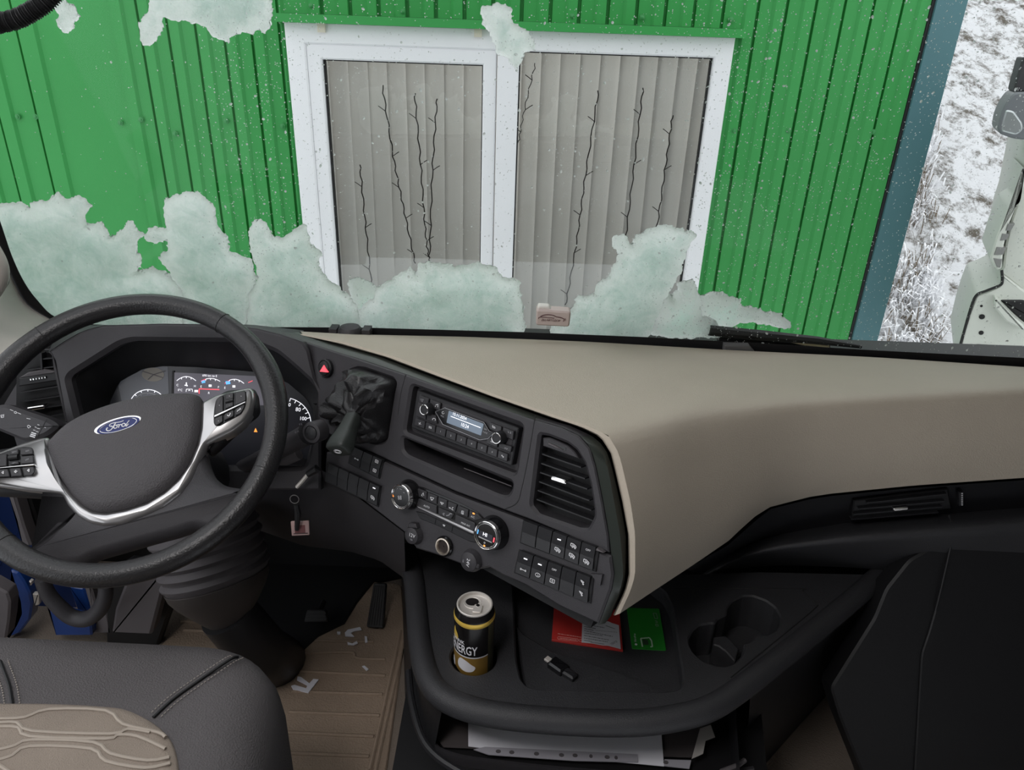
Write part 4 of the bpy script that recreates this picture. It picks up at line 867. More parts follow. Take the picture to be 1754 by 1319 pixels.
socket('lighter_socket', 'open round lighter socket with a brushed metal ring', 768, 906, .0140, cover=False)
socket('power_socket', 'round covered power socket marked 24V with the print turned sideways', 1078, 1068, .0160, ('24V', (1064, 1080), 6.4, '10A', (1012, 1060)), rot=(-16, 100), tab=((1140, 1080), (1192, 1110), (1180, 1150), (1140, 1145)))
# rocker switch banks
def bank(lab, q, n, marks, hous, thk=.002):
    o = thing('switch_bank', lab, 'switch panel', PF.at(*np.mean(np.array(q), 0)))
    MB().prism(PF, PF.poly(hous, .0035), -.002, .0035, .001).build('bank_frame', PLD, o)
    for i, c in enumerate(quadcells(q, n, .07)):
        ab0 = ccw(PF.poly(c, .004)); s = MB(); tl, tr2, br, bl_ = c
        up = PF.poly([tl, tr2], .0085); mid = PF.poly([bil(c, 0, .5), bil(c, 1, .5)], .005); lo = PF.poly([bl_, br], .0085)
        v = [PF.P(*up[0], .0085), PF.P(*up[1], .0085), PF.P(*mid[1], .006), PF.P(*mid[0], .006), PF.P(*lo[1], .008), PF.P(*lo[0], .008)]
        w = [p-PF.n*.008 for p in v]
        s.add(v+w, [(0, 1, 2, 3), (3, 2, 4, 5), (0, 6, 7, 1), (1, 7, 8, 2), (2, 8, 10, 4), (4, 10, 11, 5), (5, 11, 9, 3), (3, 9, 6, 0), (6, 9, 8, 7), (9, 11, 10, 8)])
        k = s.build('rocker_switch', PLB, o, smooth=False)
        for mk in marks.get(i, []):
            kind, t = mk; P = lambda a, b: bil(c, .5+a, t+b)
            if kind == 'bar': strokes(PF, [[P(-.13, -.01), P(.13, -.01)]], .0016, LIT, k, .0095, 'mark')
            elif kind == 'OFF': text('OFF', PF, *P(0, 0), 3.6, WHT, k, .0093, *P(.5, 0), sx=1.05)
            elif kind == 'truck': strokes(PF, [[P(-.2, .04), P(-.2, -.07), P(0, -.07), P(.2, 0), P(.2, .06), P(-.2, .04)], [P(-.1, .09), P(-.02, .09)], [P(.08, .1), P(.18, .1)], [P(-.1, -.02), P(.1, .02)]], .0009, WHT, k, .0095, 'truck_symbol')
            elif kind == 'ring': MB().tube([PF.at(*P(.17*math.cos(a), .075*math.sin(a)), .009) for a in np.linspace(0, 6.28, 16)], .0005, 4).tube([PF.at(*P(0, -.03), .009), PF.at(*P(0, .01), .009), PF.at(*P(.08, .03), .009)], .0004, 4).build('ring_symbol', WHT, k)
            elif kind == 'axle': strokes(PF, [[P(-.2, -.04), P(-.2, .04)], [P(-.14, -.04), P(-.14, .04)], [P(-.1, 0), P(.1, 0)], [P(.14, -.04), P(.14, .04)], [P(.2, -.04), P(.2, .04)]], .0009, WHT, k, .0095, 'axle_symbol')
            elif kind == 'box': strokes(PF, [[P(-.16, -.07), P(.16, -.07), P(.16, .07), P(-.16, .07), P(-.16, -.07)], [P(-.07, 0), P(.07, 0)], [P(0, -.03), P(0, .03)]], .0008, WHT, k, .0095, 'box_symbol')
            elif kind == 'lamp': strokes(PF, [[P(-.16, -.06), P(.1, -.02), P(.0, .03), P(-.16, -.06)], [P(.02, .04), P(.12, .06)], [P(.0, .07), P(.1, .09)]], .0009, WHT, k, .0095, 'lamp_symbol')
    return o
r1q = cC((246, 212), (1062, 512), (1022, 772), (208, 455)); r2q = cC((198, 548), (1000, 852), (966, 1140), (142, 792))
bank('upper row of five black rocker switches under the tall air vent', r1q, 5, {2: [('bar', .26), ('truck', .70)], 3: [('truck', .28), ('truck', .72)], 4: [('OFF', .24), ('truck', .74)]}, cC((235, 205), (1100, 515), (1060, 790), (195, 460)))
bank('lower row of five black rocker switches at the bottom of the centre stack', r2q, 5, {0: [('bar', .27), ('axle', .76)], 1: [('bar', .27), ('ring', .72)], 2: [('OFF', .25), ('box', .72)], 4: [('lamp', .3), ('lamp', .74)]}, cC((188, 540), (1035, 855), (1000, 1150), (130, 798)))
bank('upper row of dark rocker switches below the brake lever', cD((560, 618), (703, 684), (682, 775), (538, 700)), 3, {2: [('box', .2), ('box', .72)], 0: [('axle', .6)]}, cD((545, 610), (710, 682), (688, 782), (525, 700)))
bank('lower row of five dark rocker switches under the brake lever', cD((428, 700), (690, 822), (676, 918), (418, 790)), 5, {4: [('bar', .2), ('truck', .7)]}, cD((418, 694), (697, 820), (682, 926), (408, 795)))
MB().prism(PF, PF.poly(cC((1070, 520), (1145, 575), (1060, 545)), .009), 0, .009).build('bank_lip', KICK, dash); MB().prism(PF, PF.poly(cC((1000, 812), (1132, 822), (1108, 945), (1075, 915)), .006), 0, .006).build('bank_lip', PLA, dash)

# left and right outer vents
LV = tilted(HF.at(60, 690, -.02), -8, 12)
lv = thing('air_vent', 'black slatted air vent left of the instrument hood behind the stalk', 'vent', LV.at(65, 680))
MB().prism(LV, LV.poly(cL((130, 200), (390, 195), (500, 720), (430, 745), (120, 640)), -.02), -.05, -.02).build('vent_floor', PLD, lv)
MB().prism(LV, LV.poly(cL((140, 385), (418, 345), (432, 405), (138, 450)), .0), -.03, 0, .002).build('vent_bezel', PLB, lv)
MB().prism(LV, rnd(LV.poly(cL((216, 388), (350, 368), (354, 388), (220, 410)), .001), .002), -.005, .0015, .0008).build('thumbwheel', GLO, lv)
for x in (230, 250, 272, 295, 315, 338): strokes(LV, [cL((x, 392-.15*(x-230)), (x+1, 403-.15*(x-230)))], .0018 if x < 260 else .001, CHR, lv, .003, 'thumbwheel_rib')
vent_bits(lv, LV, [cL(*s) for s in (((150, 495), (440, 448)), ((140, 570), (455, 520)), ((140, 640), (465, 590)), ((140, 715), (480, 655)), ((200, 325), (408, 300)), ((300, 245), (400, 235)))], cL((215, 615), (345, 596)), -.02, -.004)
MB().rod(LV, LV.px(*cL((302, 200))[0]), LV.px(*cL((312, 360))[0]), .003, -.02, -.002).build('vane', PLB, lv)
MB().prism(LV, LV.poly(cL((205, 345), (330, 320), (405, 335), (412, 350), (140, 385)), .0), -.02, -.001, .002).build('vent_sill', KICK, lv)
MB().prism(LV, LV.poly(cL((360, 185), (395, 190), (430, 330), (508, 712), (490, 715), (405, 330), (390, 215)), .002), -.03, .002, .001).build('vent_frame', PLA, lv)
RV = Frame(onY(1540, 862, 1.125), [1, 0, 0], [0, 0, 1], [0, -1, 0])
rv = thing('air_vent', 'wide slim black air vent under the passenger side pad', 'vent', RV.at(1540, 862))
MB().prism(RV, RV.poly(cR((985, 190), (1380, 140), (1395, 225), (975, 275)), .0), -.02, .0, .002).build('vent_floor', PLD, rv)
vent_bits(rv, RV, [cR(*s) for s in (((1040, 200), (1375, 163)), ((1005, 225), (1365, 193)), ((985, 248), (1355, 217)), ((975, 270), (1340, 240)))], cR((1145, 222), (1208, 216)), -.005, .006, .0022)
tw = MB().prism(RV, RV.poly(cR((1425, 155), (1445, 153), (1448, 205), (1428, 215)), .004), -.005, .004, .001).build('thumbwheel', PLB, rv)
for k in range(7): strokes(RV, [cR((1436, 160+k*8), (1442, 160+k*8))], .0016, WHT, tw, .006, 'rib')

# ================================================================== STEERING WHEEL
sw = thing('steering_wheel', 'black leather steering wheel with satin silver spokes and blue oval emblem', 'steering wheel', WF.O)
RC = .2135; M_ = 160
ang = [2*math.pi*i/M_ for i in range(M_)]
def rimr(a):
    b = (math.degrees(a)+180) % 360-180; g = lambda c, s: math.exp(-((b-c)/s)**2)
    return .0166+.0022*g(22, 16)+.0022*g(158, 16)+.0008*g(-45, 30)
MB().tube([WF.P(RC*math.cos(a), RC*math.sin(a), 0) for a in ang], [rimr(a) for a in ang]+[], 18, True, ref=WF.n).build('rim', LEA, sw, ang=80)
for x, y in ((390, 545), (470, 811), (5, 935), (60, 560)):
    a = math.atan2(*WF.px(x, y)[::-1]); c = np.array([math.cos(a), math.sin(a)]); r = rimr(a)*1.005
    MB().tube([WF.P(*(c*(RC+r*math.cos(t))), r*math.sin(t)) for t in np.linspace(0, 2*math.pi, 25)[:-1]], .0007, 5, True).build('seam', GASK, sw)
dpad = -.018
pad = WF.poly(cr(c1((184, 668), (205, 630), (260, 578), (330, 538), (420, 503), (520, 475), (620, 458), (720, 451), (785, 455), (808, 475), (812, 530), (805, 600), (790, 660), (760, 735), (715, 800), (660, 850), (590, 893), (510, 920), (430, 935), (375, 930), (330, 905), (285, 860), (240, 800), (205, 735)), 3, True), dpad)
MB().dome(WF, pad, ((1, -.055), (1, dpad-.008), (.985, dpad-.002), (.95, dpad+.003), (.85, dpad+.007), (.6, dpad+.0105), (.3, dpad+.012), (.05, dpad+.0125))).build('airbag_cover', PAD, sw, ang=60)
# faint raised band on the cover and small airbag marks
em_c = (838, 460)
ell = lambda k, n=40, o=(0, 0): [cEm((em_c[0]+o[0]+k*(620*math.cos(t)+112*math.sin(t)), em_c[1]+o[1]+k*(-200*math.cos(t)+161*math.sin(t))))[0] for t in np.linspace(0, 2*math.pi, n+1)[:-1]]
de = dpad+.0085
eb = MB().prism(WF, WF.poly(ell(1.04), de), de-.006, de+.003, .001).build('emblem', CHR, sw)
MB().prism(WF, WF.poly(ell(.93), de+.003), de, de+.0034, .0003).build('emblem_field', mat('emblem_blue', (.012, .022, .13), .2), eb)
MB().tube([WF.at(*q, de+.0034) for q in ell(.80)], .0005, 5, True).build('emblem_ring', CHR, eb)
el = MB(); dl_ = de+.0036
for l, w in ((((985, 325), (930, 352), (860, 368), (790, 378), (720, 388), (650, 410), (605, 440), (598, 468), (630, 480), (665, 470)), .0011), (((770, 395), (735, 440), (690, 520), (645, 575), (590, 603), (545, 603), (518, 575), (530, 540), (560, 525)), .0015), (((650, 495), (720, 478), (770, 450)), .0009),
             ([(765+48*math.cos(t), 495+42*math.sin(t)-.25*48*math.cos(t)) for t in np.linspace(0, 6.3, 14)], .0012), (((800, 460), (830, 440), (868, 440), (860, 480), (842, 525)), .0012), (((862, 470), (890, 440), (925, 432), (935, 450)), .0012),
             ([(985+48*math.cos(t), 445+40*math.sin(t)-.25*48*math.cos(t)) for t in np.linspace(0, 6.3, 14)], .0012), (((1142, 322), (1100, 370), (1060, 430), (1050, 475), (1075, 472), (1120, 415)), .0012)):
    pp = cr([np.array(q) for q in cEm(*l)], 3); el.tube([WF.at(*q, dl_) for q in pp], w*.62, 5)
el.build('emblem_lettering', WHT, eb)
for l in (((245, 645), (262, 640), (258, 660), (280, 640)), ((690, 535), (705, 525), (702, 542), (720, 528))): strokes(WF, [c1(*l)], .0008, GASK, sw, dpad+.006, 'airbag_mark')
# dark lower spokes and hub body
hubp = c1((180, 690), (240, 900), (290, 935), (262, 965), (185, 1040), (140, 1062), (95, 1105), (190, 1150), (320, 1145), (375, 1112), (470, 1085), (600, 1048), (700, 1022), (790, 992), (870, 1010), (975, 925), (1010, 838), (960, 838), (905, 828), (860, 790), (835, 740), (800, 600), (500, 560))
MB().prism(WF, rnd(WF.poly(hubp, -.03), .008), -.06, -.024, .010).build('lower_spoke', PLA, sw, ang=70)
armb = c1((800, 560), (835, 700), (880, 660), (985, 560), (1040, 520), (1030, 430), (900, 440))
MB().prism(WF, rnd(WF.poly(armb, -.03), .01), -.055, -.028, .008).build('spoke_back', PLB, sw, ang=70)
MB().prism(WF, rnd(WF.poly(c1((-160, 700), (180, 650), (240, 830), (200, 868), (60, 858), (-160, 850)), -.03), .01), -.055, -.028, .008).build('spoke_back', PLB, sw, ang=70)
trim = c1((812, 492), (870, 462), (960, 440), (1008, 430), (1022, 445), (1024, 475), (1015, 520), (985, 570), (940, 605), (880, 635), (832, 660), (805, 720), (770, 800), (725, 862), (660, 912), (580, 948), (490, 982), (420, 990), (360, 978), (310, 950), (270, 905), (250, 862), (205, 856), (100, 845), (0, 830), (-150, 812), (-150, 745), (0, 690), (90, 655), (160, 635), (195, 632), (196, 690), (205, 735), (240, 800), (285, 862), (332, 908), (376, 933), (430, 938), (510, 923), (592, 896), (662, 853), (717, 803), (763, 738), (795, 662), (808, 600))
MB().prism(WF, rnd(WF.poly(trim, -.02), .004, 3), -.045, -.018, .005).build('silver_trim', SIL, sw, ang=70)
dpod = -.017
def pod(base, keys, strip):
    MB().prism(WF, rnd(WF.poly(base, dpod), .005), -.03, dpod, .0008).build('button_pod', GLO, sw)
    for q, s, sc in keys:
        ab = rnd(inset(ccw(WF.poly(q, dpod+.003)), .0005), .0015, 3); o = MB().prism(WF, ab, -.02, dpod+.0032, .0009).build('control_button', KEYM, sw)
        if s:
            c = np.mean(np.array(q), 0); text(s, WF, c[0], c[1], sc, DIM if len(s) > 2 else WHT, o, dpod+.0037, c[0]+30, c[1]-8)
    MB().prism(WF, WF.poly(strip, dpod+.004), -.02, dpod+.0045, .0008).build('silver_strip', CHR, sw)
pod(cWr((325, 490), (400, 425), (510, 372), (860, 312), (895, 335), (910, 470), (872, 640), (800, 765), (400, 985), (320, 988), (285, 930), (282, 780), (295, 640)),
    [(cWr((330, 485), (470, 392), (470, 722), (298, 785)), '<', 2.6), (cWr((505, 378), (665, 346), (662, 470), (500, 500)), '+', 2.6), (cWr((500, 560), (660, 520), (660, 610), (492, 672)), '-', 2.6), (cWr((682, 344), (862, 318), (895, 350), (898, 512), (682, 605)), '>', 2.6), (cWr((298, 832), (462, 762), (462, 905), (340, 980), (305, 970)), '«', 2.4), (cWr((478, 755), (668, 668), (668, 802), (475, 895)), None, 2), (cWr((682, 662), (890, 550), (862, 650), (795, 755), (682, 800)), None, 2)],
    cWr((290, 785), (890, 515), (888, 545), (292, 832)))
strokes(WF, [cWr((540, 775), (560, 800), (580, 790), (600, 740))], .0011, WHT, sw, dpod+.004, 'phone_symbol'); strokes(WF, [cWr((725, 715), (750, 680), (760, 690), (790, 650)), cWr((770, 660), (798, 670))], .0010, WHT, sw, dpod+.004, 'phone_symbol')
pod(cWl((-400, 650), (0, 545), (520, 362), (780, 385), (830, 430), (872, 800), (893, 1010), (800, 1105), (500, 1135), (0, 1155), (-400, 1170)),
    [(cWl((-300, 620), (180, 525), (180, 862), (-300, 900)), 'CAN', 2.6), (cWl((245, 445), (470, 410), (470, 560), (240, 590)), 'SET+', 2.4), (cWl((230, 745), (478, 715), (482, 810), (235, 832)), 'SET-', 2.2), (cWl((492, 400), (780, 392), (825, 430), (838, 560), (500, 590)), 'RES', 2.6), (cWl((500, 602), (842, 570), (862, 785), (508, 808)), 'LIM', 2.6),
     (cWl((-300, 935), (205, 912), (258, 1130), (-300, 1160)), None, 2), (cWl((222, 908), (520, 885), (572, 1112), (270, 1128)), None, 2), (cWl((540, 882), (850, 855), (885, 1005), (795, 1098), (592, 1112)), None, 2)], cWl((-300, 915), (860, 795), (868, 838), (-300, 945)))
MB().tube([WF.at(*q, dpod+.001) for q in cWl((235, 650), (460, 622))], .0045, 10).build('roller', PLB, sw); MB().tube([WF.at(*q, dpod+.001) for q in cWr((505, 530), (655, 495))], .0035, 10).build('roller', PLB, sw)
for x, y, k in ((70, 1020, 0), (385, 995, 1), (715, 965, 2)):
    L = [cWl((x-30, y), (x-10, y-20), (x+15, y-40), (x+15, y+30), (x-10, y+10), (x-30, y))]+[[], [cWl((x+30, y-10), (x+60, y-15))[0:2]][0] if 0 else cWl((x+28, y-8), (x+55, y-12))][k == 1:][:1] if k == 1 else [cWl((x-30, y), (x-10, y-20), (x+15, y-40), (x+15, y+30), (x-10, y+10), (x-30, y))]
    strokes(WF, [l for l in L if len(l)], .0009, WHT, sw, dpod+.0042, 'volume_symbol')

# column, bellows cover, stalks, key
co = thing('steering_column', 'black steering column with ribbed bellows and dark conical floor cover', 'steering column', onZ(450, 1150, FLOORZ))
MB().tube([WF.P(.0, .0, -.05), WF.P(0, 0, -.14), WF.P(0, .0, -.26)], [.055, .075, .085], 20).build('upper_shroud', PLB, co)
A = onY(350, 905, 1.19); B = onY(395, 1072, 1.12); T = nrm(B-A); X_ = nrm(np.cross(T, [0, 1, 0])); BF = Frame(A, X_, np.cross(T, X_), T)
pxm = 1/dpx(BF, 370, 980); Lb = np.linalg.norm(B-A); prof = []
for t in np.linspace(0, .50, 26): prof.append(((118+4*math.sin(t*60))/pxm, t*Lb))
MB().lathe(BF, [(105/pxm, -.02)]+prof+[(116/pxm, .51*Lb)], 40).build('bellows', KICK, co)
MB().lathe(BF, [(116/pxm, .50*Lb), (112/pxm, .58*Lb), (98/pxm, .68*Lb), (76/pxm, .80*Lb), (52/pxm, .92*Lb), (34/pxm, 1.0*Lb), (10/pxm, 1.02*Lb)], 40).build('column_cover', mat('brown_black_plastic', (.060, .050, .046), .6, bump=.3, bs=700), co)
MB().tube([B-T*.03, B+np.array([.04, .03, -.10]), onZ(478, 1135, FLOORZ+.0)], [.055, .058, .062], 20).build('column_post', PLB, co)
_wf = Frame(onY(438, 737, 1.12), [1, 0, 0], [0, .3, .95], [0, -.95, .3]); MB().prism(_wf, [(-.003, -.003), (.003, -.003), (0, .004)], 0, .001).build('warning_lamp', ORA, co)
ls = thing('column_stalk', 'left column stalk with white wiper and light symbols pointing left', 'stalk', LV.at(40, 740))
SF = tilted(onY(60, 740, 1.13), 10, 30)
MB().prism(SF, rnd(SF.poly(cL((-120, 600), (35, 580), (355, 690), (440, 745), (350, 815), (280, 842), (180, 865), (0, 790), (-120, 740)), .0), .01), -.028, 0, .006).build('lever', PLA, ls)
strokes(SF, [cL((352, 692), (275, 835))], .001, GASK, ls, .0005, 'lever_seam')
for l in (((75, 622), (100, 632)), ((105, 640), (118, 636), (128, 646), (118, 652), (105, 645)), ((132, 646), (158, 657)), ((200, 688), (228, 694)), ((205, 745), (215, 740), (232, 752), (215, 762), (205, 750)), ((262, 752), (275, 758)), ((282, 735), (296, 740)), ((278, 762), (300, 768)), ((250, 775), (266, 780)), ((270, 785), (290, 792)), ((335, 757), (345, 760)), ((5, 665), (30, 660), (28, 680), (10, 684), (5, 665)), ((10, 675), (26, 668))):
    strokes(SF, [cL(*l)], .0008, WHT, ls, .0007, 'stalk_symbol')
for l in (((236, 795), (272, 806)), ((230, 808), (268, 819)), ((224, 820), (262, 832))): strokes(SF, [cL(*l)], .0018, WHT, ls, .0007, 'stalk_symbol')
rsx = thing('column_stalk', 'right column stalk with round end button beside the speed dial', 'stalk', onY(520, 745, 1.1))
e0_ = onY(440, 790, 1.13); e1_ = onY(532, 741, 1.06); ax = nrm(e1_-e0_)
SU = nrm(np.cross([0, 0, 1], ax)); R2 = Frame(e1_, SU, np.cross(ax, SU), ax)
MB().tube([e0_-ax*.05, e0_, e1_-ax*.012, e1_-ax*.006], [.016, .0155, .018, .020], 16).build('lever', PLA, rsx, ang=60)
EN = Frame(onY(535, 741, 1.045), nrm([.93, -.36, 0]), nrm([0.1, .25, .96]), nrm(np.cross([.93, -.36, 0], [0.1, .25, .96])))
if EN.n[1] > 0: EN.n = -EN.n
MB().lathe(EN, [(.018, -.022), (.0185, -.002), (.017, .003), (.0125, .0045), (.0115, .0025), (.001, .0025)], 26).build('end_collar', PLA, rsx)
MB().lathe(EN, [(.0108, .001), (.0105, .0045), (.008, .006), (.001, .0064)], 22).build('end_button', PLB, rsx)
SS = Frame(onY(508, 735, 1.055), nrm([.9, -.15, .22]), nrm([-.2, .3, .93]), nrm(np.cross([.9, -.15, .22], [-.2, .3, .93])))
if SS.n[1] > 0: SS.n = -SS.n
text('0 2', SS, *cK((185, 246))[0], 3.2, DIM, rsx, .004, *cK((285, 225))[0]); text('D M', SS, *cK((150, 316))[0], 3.2, DIM, rsx, .004, *cK((250, 292))[0])
MB().tube([onY(*q, 1.13) for q in cK((-60, 560), (60, 560), (170, 510))], .012, 10).build('lower_lever', KICK, rsx)
ky = thing('ignition_key', 'ignition key with ring and clear pink key tag hanging below the stalk', 'key', onY(512, 900, 1.08))
MB().tube([onY(*q, 1.10) for q in cK((150, 815), (200, 760), (260, 690))], .0035, 8).build('key_blade', MET, ky)
MB().tube([onY(*q, 1.085) for q in cK((250, 700), (330, 650), (350, 670))], [.006, .008, .006], 8).build('key_head', PLB, ky)
kc = onY(*cK((128, 925))[0], 1.075); KR = Frame(kc, [1, 0, 0], [0, .2, .98], [0, -.98, .2])
MB().tube([KR.P(*q) for q in circ((0, 0), .0078, 24)], .0008, 6, True).build('key_ring', SIL, ky)
MB().tube([onY(*q, 1.074) for q in cK((145, 970), (160, 1050), (150, 1200))], [.005, .006, .004], 8).build('strap', GASK, ky)
KF2 = Frame(onY(*cK((180, 1185))[0], 1.08), [1, 0, 0], [0, .25, .97], [0, -.97, .25])
MB().prism(KF2, rnd(KF2.poly(cK((95, 1125), (260, 1120), (265, 1248), (105, 1255))), .002), -.002, .001, .0008).build('tag', mat('pinkish_clear_tag', (.55, .38, .36), .2), ky)
MB().prism(KF2, KF2.poly(cK((130, 1160), (225, 1155), (230, 1225), (135, 1230))), .0, .0014).build('tag_print', mat('dark_tag_print', (.22, .09, .09), .5), ky)
strokes(KF2, [cK((120, 1238), (250, 1232))], .0012, GASK, ky, .0018, 'tag_line')

# ================================================================== SEAT
seat = thing('driver_seat', 'dark fabric driver seat cushion with quilted taupe centre panel', 'seat', (-.62, .4, FLOORZ))
ol = rnd([(-.99, .05), (-.268, .05), (-.280, .56), (-.308, .755), (-.385, .812), (-.55, .816), (-.99, .822)], .12, 8)
zp = ((0, 1.46), (0, 1.60), (.004, 1.64), (.014, 1.668), (.03, 1.688), (.055, 1.699), (.085, 1.7045))
ZF = Frame([0, 0, 0], [1, 0, 0], [0, 1, 0], [0, 0, 1])
MB().rings([[ZF.P(*q, z) for q in inset(rs(ol, 120), k)] for k, z in zp], False, True).build('cushion', FAB, seat, ang=80)
MB().box((-.9, .1, FLOORZ), (-.36, .6, 1.47)).build('seat_base', PLD, seat)
ins_ = [onZ(*q, 1.7045) for q in cr(c5((-160, 720), (0, 668), (60, 647), (200, 638), (400, 645), (540, 662), (620, 692), (680, 760), (712, 840), (725, 920), (725, 1300), (-160, 1300)), 3)]
MX = -.635; rt = [(-.315, .10), (-.315, .40)]+[tuple(q) for q in cr([(-.320, .43), (-.335, .48), (-.375, .572), (-.411, .622), (-.47, .654), (-.517, .660), (-.58, .661), (MX, .659)], 4)]
ins_ = rt+[(2*MX-x, y) for x, y in rt[-2::-1]]
MB().dome(ZF, [q[:2] for q in ins_], ((1, 1.700), (1, 1.7052), (.985, 1.7085), (.93, 1.711), (.5, 1.712))).build('centre_panel', FABB, seat, ang=80)
for l in (((0, 690), (100, 685), (200, 652), (430, 657), (500, 712), (640, 745), (672, 765)), ((0, 706), (70, 706), (130, 740), (450, 752), (520, 732), (610, 745)), ((0, 722), (75, 726), (122, 762), (430, 772), (480, 756), (560, 762), (672, 812)), ((0, 815), (60, 800), (130, 776), (380, 786), (450, 832), (600, 860), (688, 846)), ((0, 856), (50, 840), (122, 802), (370, 812), (430, 862), (590, 890), (692, 870)), ((-20, 868), (35, 905), (60, 930))):
    Q = [q for q in (onZ(*q, 1.7118) for q in cr(c5(*l), 3)) if q[0] > MX-.01]
    if len(Q) > 2: Q = [q*np.array([-1, 1, 1])+np.array([2*MX, 0, 0]) for q in Q[::-1]]+Q
    if len(Q) > 2: MB().tube(Q, .0022, 6).build('quilt_seam', SEAMT, seat)
def seam(l, z):
    K = cr(c5(*l), 6); P = [onZ(*q, z-.012*max(0, 1-i/(.3*len(K)))) for i, q in enumerate(K)]
    MB().tube(P, .0022, 6).build('seam', PLD, seat); b = MB()
    for o in (-.008, .008):
        Q = rs([p+o*nrm(np.cross(nrm(P[min(i+1, len(P)-1)]-P[max(i-1, 0)]), [0, 0, 1])) for i, p in enumerate(P)], 56, False)
        for k in range(0, 54, 2): b.tube([Q[k], Q[k+1]], .0008, 4)
    setp(b.build('stitching', SEAM, seat), kind='stuff')
seam(((965, 440), (930, 452), (800, 540), (700, 612), (622, 684)), 1.7065); seam(((-10, 420), (10, 480), (38, 560), (52, 650)), 1.7065)

# ================================================================== FLOOR
fm = thing('floor_mat', 'brown textured driver floor mat with raised ribs and dirt', 'mat', onZ(580, 1200, FLOORZ))
mz = FLOORZ+.006
MB().prism(ZF, rnd([tuple(onZ(*q, mz)[:2]) for q in ((250, 1130), (360, 1020), (560, 990), (688, 1000), (694, 1090), (662, 1319), (640, 1420), (250, 1420))], .02), FLOORZ, mz, .003).build('mat_body', MATM, fm)
for l in (((692, 1092), (683, 1140), (650, 1290), (628, 1400)), ((686, 1080), (676, 1130), (634, 1319))): MB().tube([onZ(*q, mz) for q in cr(l, 5)], .004, 6).build('mat_edge', MATM, fm)
for l in (((520, 1120), (600, 1118), (612, 1128), (660, 1130)), ((500, 1150), (660, 1158)), ((500, 1185), (655, 1190)), ((495, 1220), (650, 1226)), ((490, 1255), (640, 1262)), ((490, 1290), (632, 1296)), ((540, 1098), (640, 1100)), ((310, 1065), (380, 1068)), ((315, 1080), (380, 1082))):
    MB().tube([onZ(*q, mz) for q in cr(l, 5)], .0045, 6).build('mat_rib', MATM, fm)
MB().prism(ZF, [tuple(onZ(*q, FLOORZ+.012)[:2]) for q in ((300, 900), (640, 930), (696, 962), (690, 985), (640, 995), (612, 1030), (590, 1066), (545, 1088), (485, 1142), (430, 1120), (380, 1000))], FLOORZ-.02, FLOORZ+.012, .004).build('floor_shade', PLD, fm)  # black plate standing in for the shadow under column and dash
def pedal(lab, q, y0, tilt, nrib, base):
    fr = tilted(onY(*np.mean(np.array(q), 0), y0), 0, tilt); o = thing('pedal', lab, 'pedal', fr.O)
    MB().prism(fr, rnd(fr.poly(q), .006), -.015, 0, .002).build('pedal_plate', PLB, o)
    for i in range(nrib):
        t = (i+.7)/(nrib+.4); a, b = (bil(q, t, .06), bil(q, t, .94)) if base else (bil(q, .06, t), bil(q, .94, t)); MB().rod(fr, fr.px(*a), fr.px(*b), .0028, 0, .0035).build('rib', GASK, o)
    MB().tube([fr.P(0, .0, -.01), fr.P(0, .03, -.06)], .008, 8).build('pedal_arm', PLD, o)
pedal('ribbed black accelerator pedal on the floor beside the console', cP((1100, 650), (1220, 655), (1190, 1080), (1030, 1070)), 1.40, 40, 6, True)
pedal('wide dark brake pedal in the shadow left of the accelerator', cP((470, 900), (650, 905), (670, 1020), (440, 1025)), 1.36, 40, 4, False)
for i, (l, lab) in enumerate(((((1208, 520), (1222, 522), (1256, 548), (1272, 530), (1294, 532), (1252, 586), (1190, 572), (1182, 558), (1196, 554), (1243, 568), (1248, 556), (1206, 534)), 'large white F shaped paper scrap in the middle of the mat'), (((1400, 342), (1412, 330), (1462, 319), (1468, 330), (1436, 336), (1424, 343), (1438, 358), (1402, 356)), 'bent white paper scrap below the accelerator pedal'),
        (((1368, 338), (1382, 338), (1382, 348), (1370, 348)), 'tiny round white paper crumb left of the bent scrap'), (((1410, 380), (1430, 386), (1448, 376), (1452, 384), (1436, 392), (1412, 390)), 'thin curved white paper scrap nearest below the bent scrap'), (((1480, 356), (1490, 358), (1492, 380), (1482, 382)), 'short upright white paper scrap right of the bent scrap'), (((1470, 478), (1480, 476), (1496, 490), (1488, 496)), 'lone small paper bit between the scraps and the mat edge'), (((1376, 276), (1384, 258), (1404, 250), (1398, 266), (1380, 284)), 'grey paper sliver in the shadow near the brake pedal'))):
    ab = [tuple(onZ(*q, mz+.004)[:2]) for q in c5(*l)]; setp(MB().prism(ZF, ab, mz+.003, mz+.0055).build('paper_scrap', PAPER), lab, 'paper', 'paper scraps on the floor mat')

# ================================================================== CONSOLE TRAY
tray = thing('console_tray', 'black moulded console tray with thick rounded rim and cup holders', 'tray', (.1, 1.0, FLOORZ))
RP = cr([onZ(*q, ZT-.004) for q in c4((40, -40), (66, 60), (80, 200), (92, 330), (120, 460), (175, 545), (280, 598), (440, 632), (700, 655), (950, 660), (1130, 640), (1270, 600), (1390, 525), (1520, 425), (1640, 330), (1760, 232), (1870, 140), (1960, 60), (2060, -20))], 5)
MB().tube(RP, .0195, 14).build('rim', TRAYM, tray, ang=80)
inner = [tuple(q[:2]) for q in RP]+[tuple(onZ(*q, ZT)[:2]) for q in ((1525, 985), (1300, 980), (1150, 985), (900, 960), (700, 930))]
canc = onZ(812, 1124, ZT)
ch_ = circ(canc[:2], .0385, 28)
zb = lambda pts, z=ZT: [tuple(onZ(*q, z)[:2]) for q in pts]
binp = rnd(zb(c4((470, 60), (485, 400), (502, 480), (530, 512), (590, 522), (1100, 532), (1150, 520), (1162, 480), (1118, 190), (1090, 130), (1000, 60))), .008)
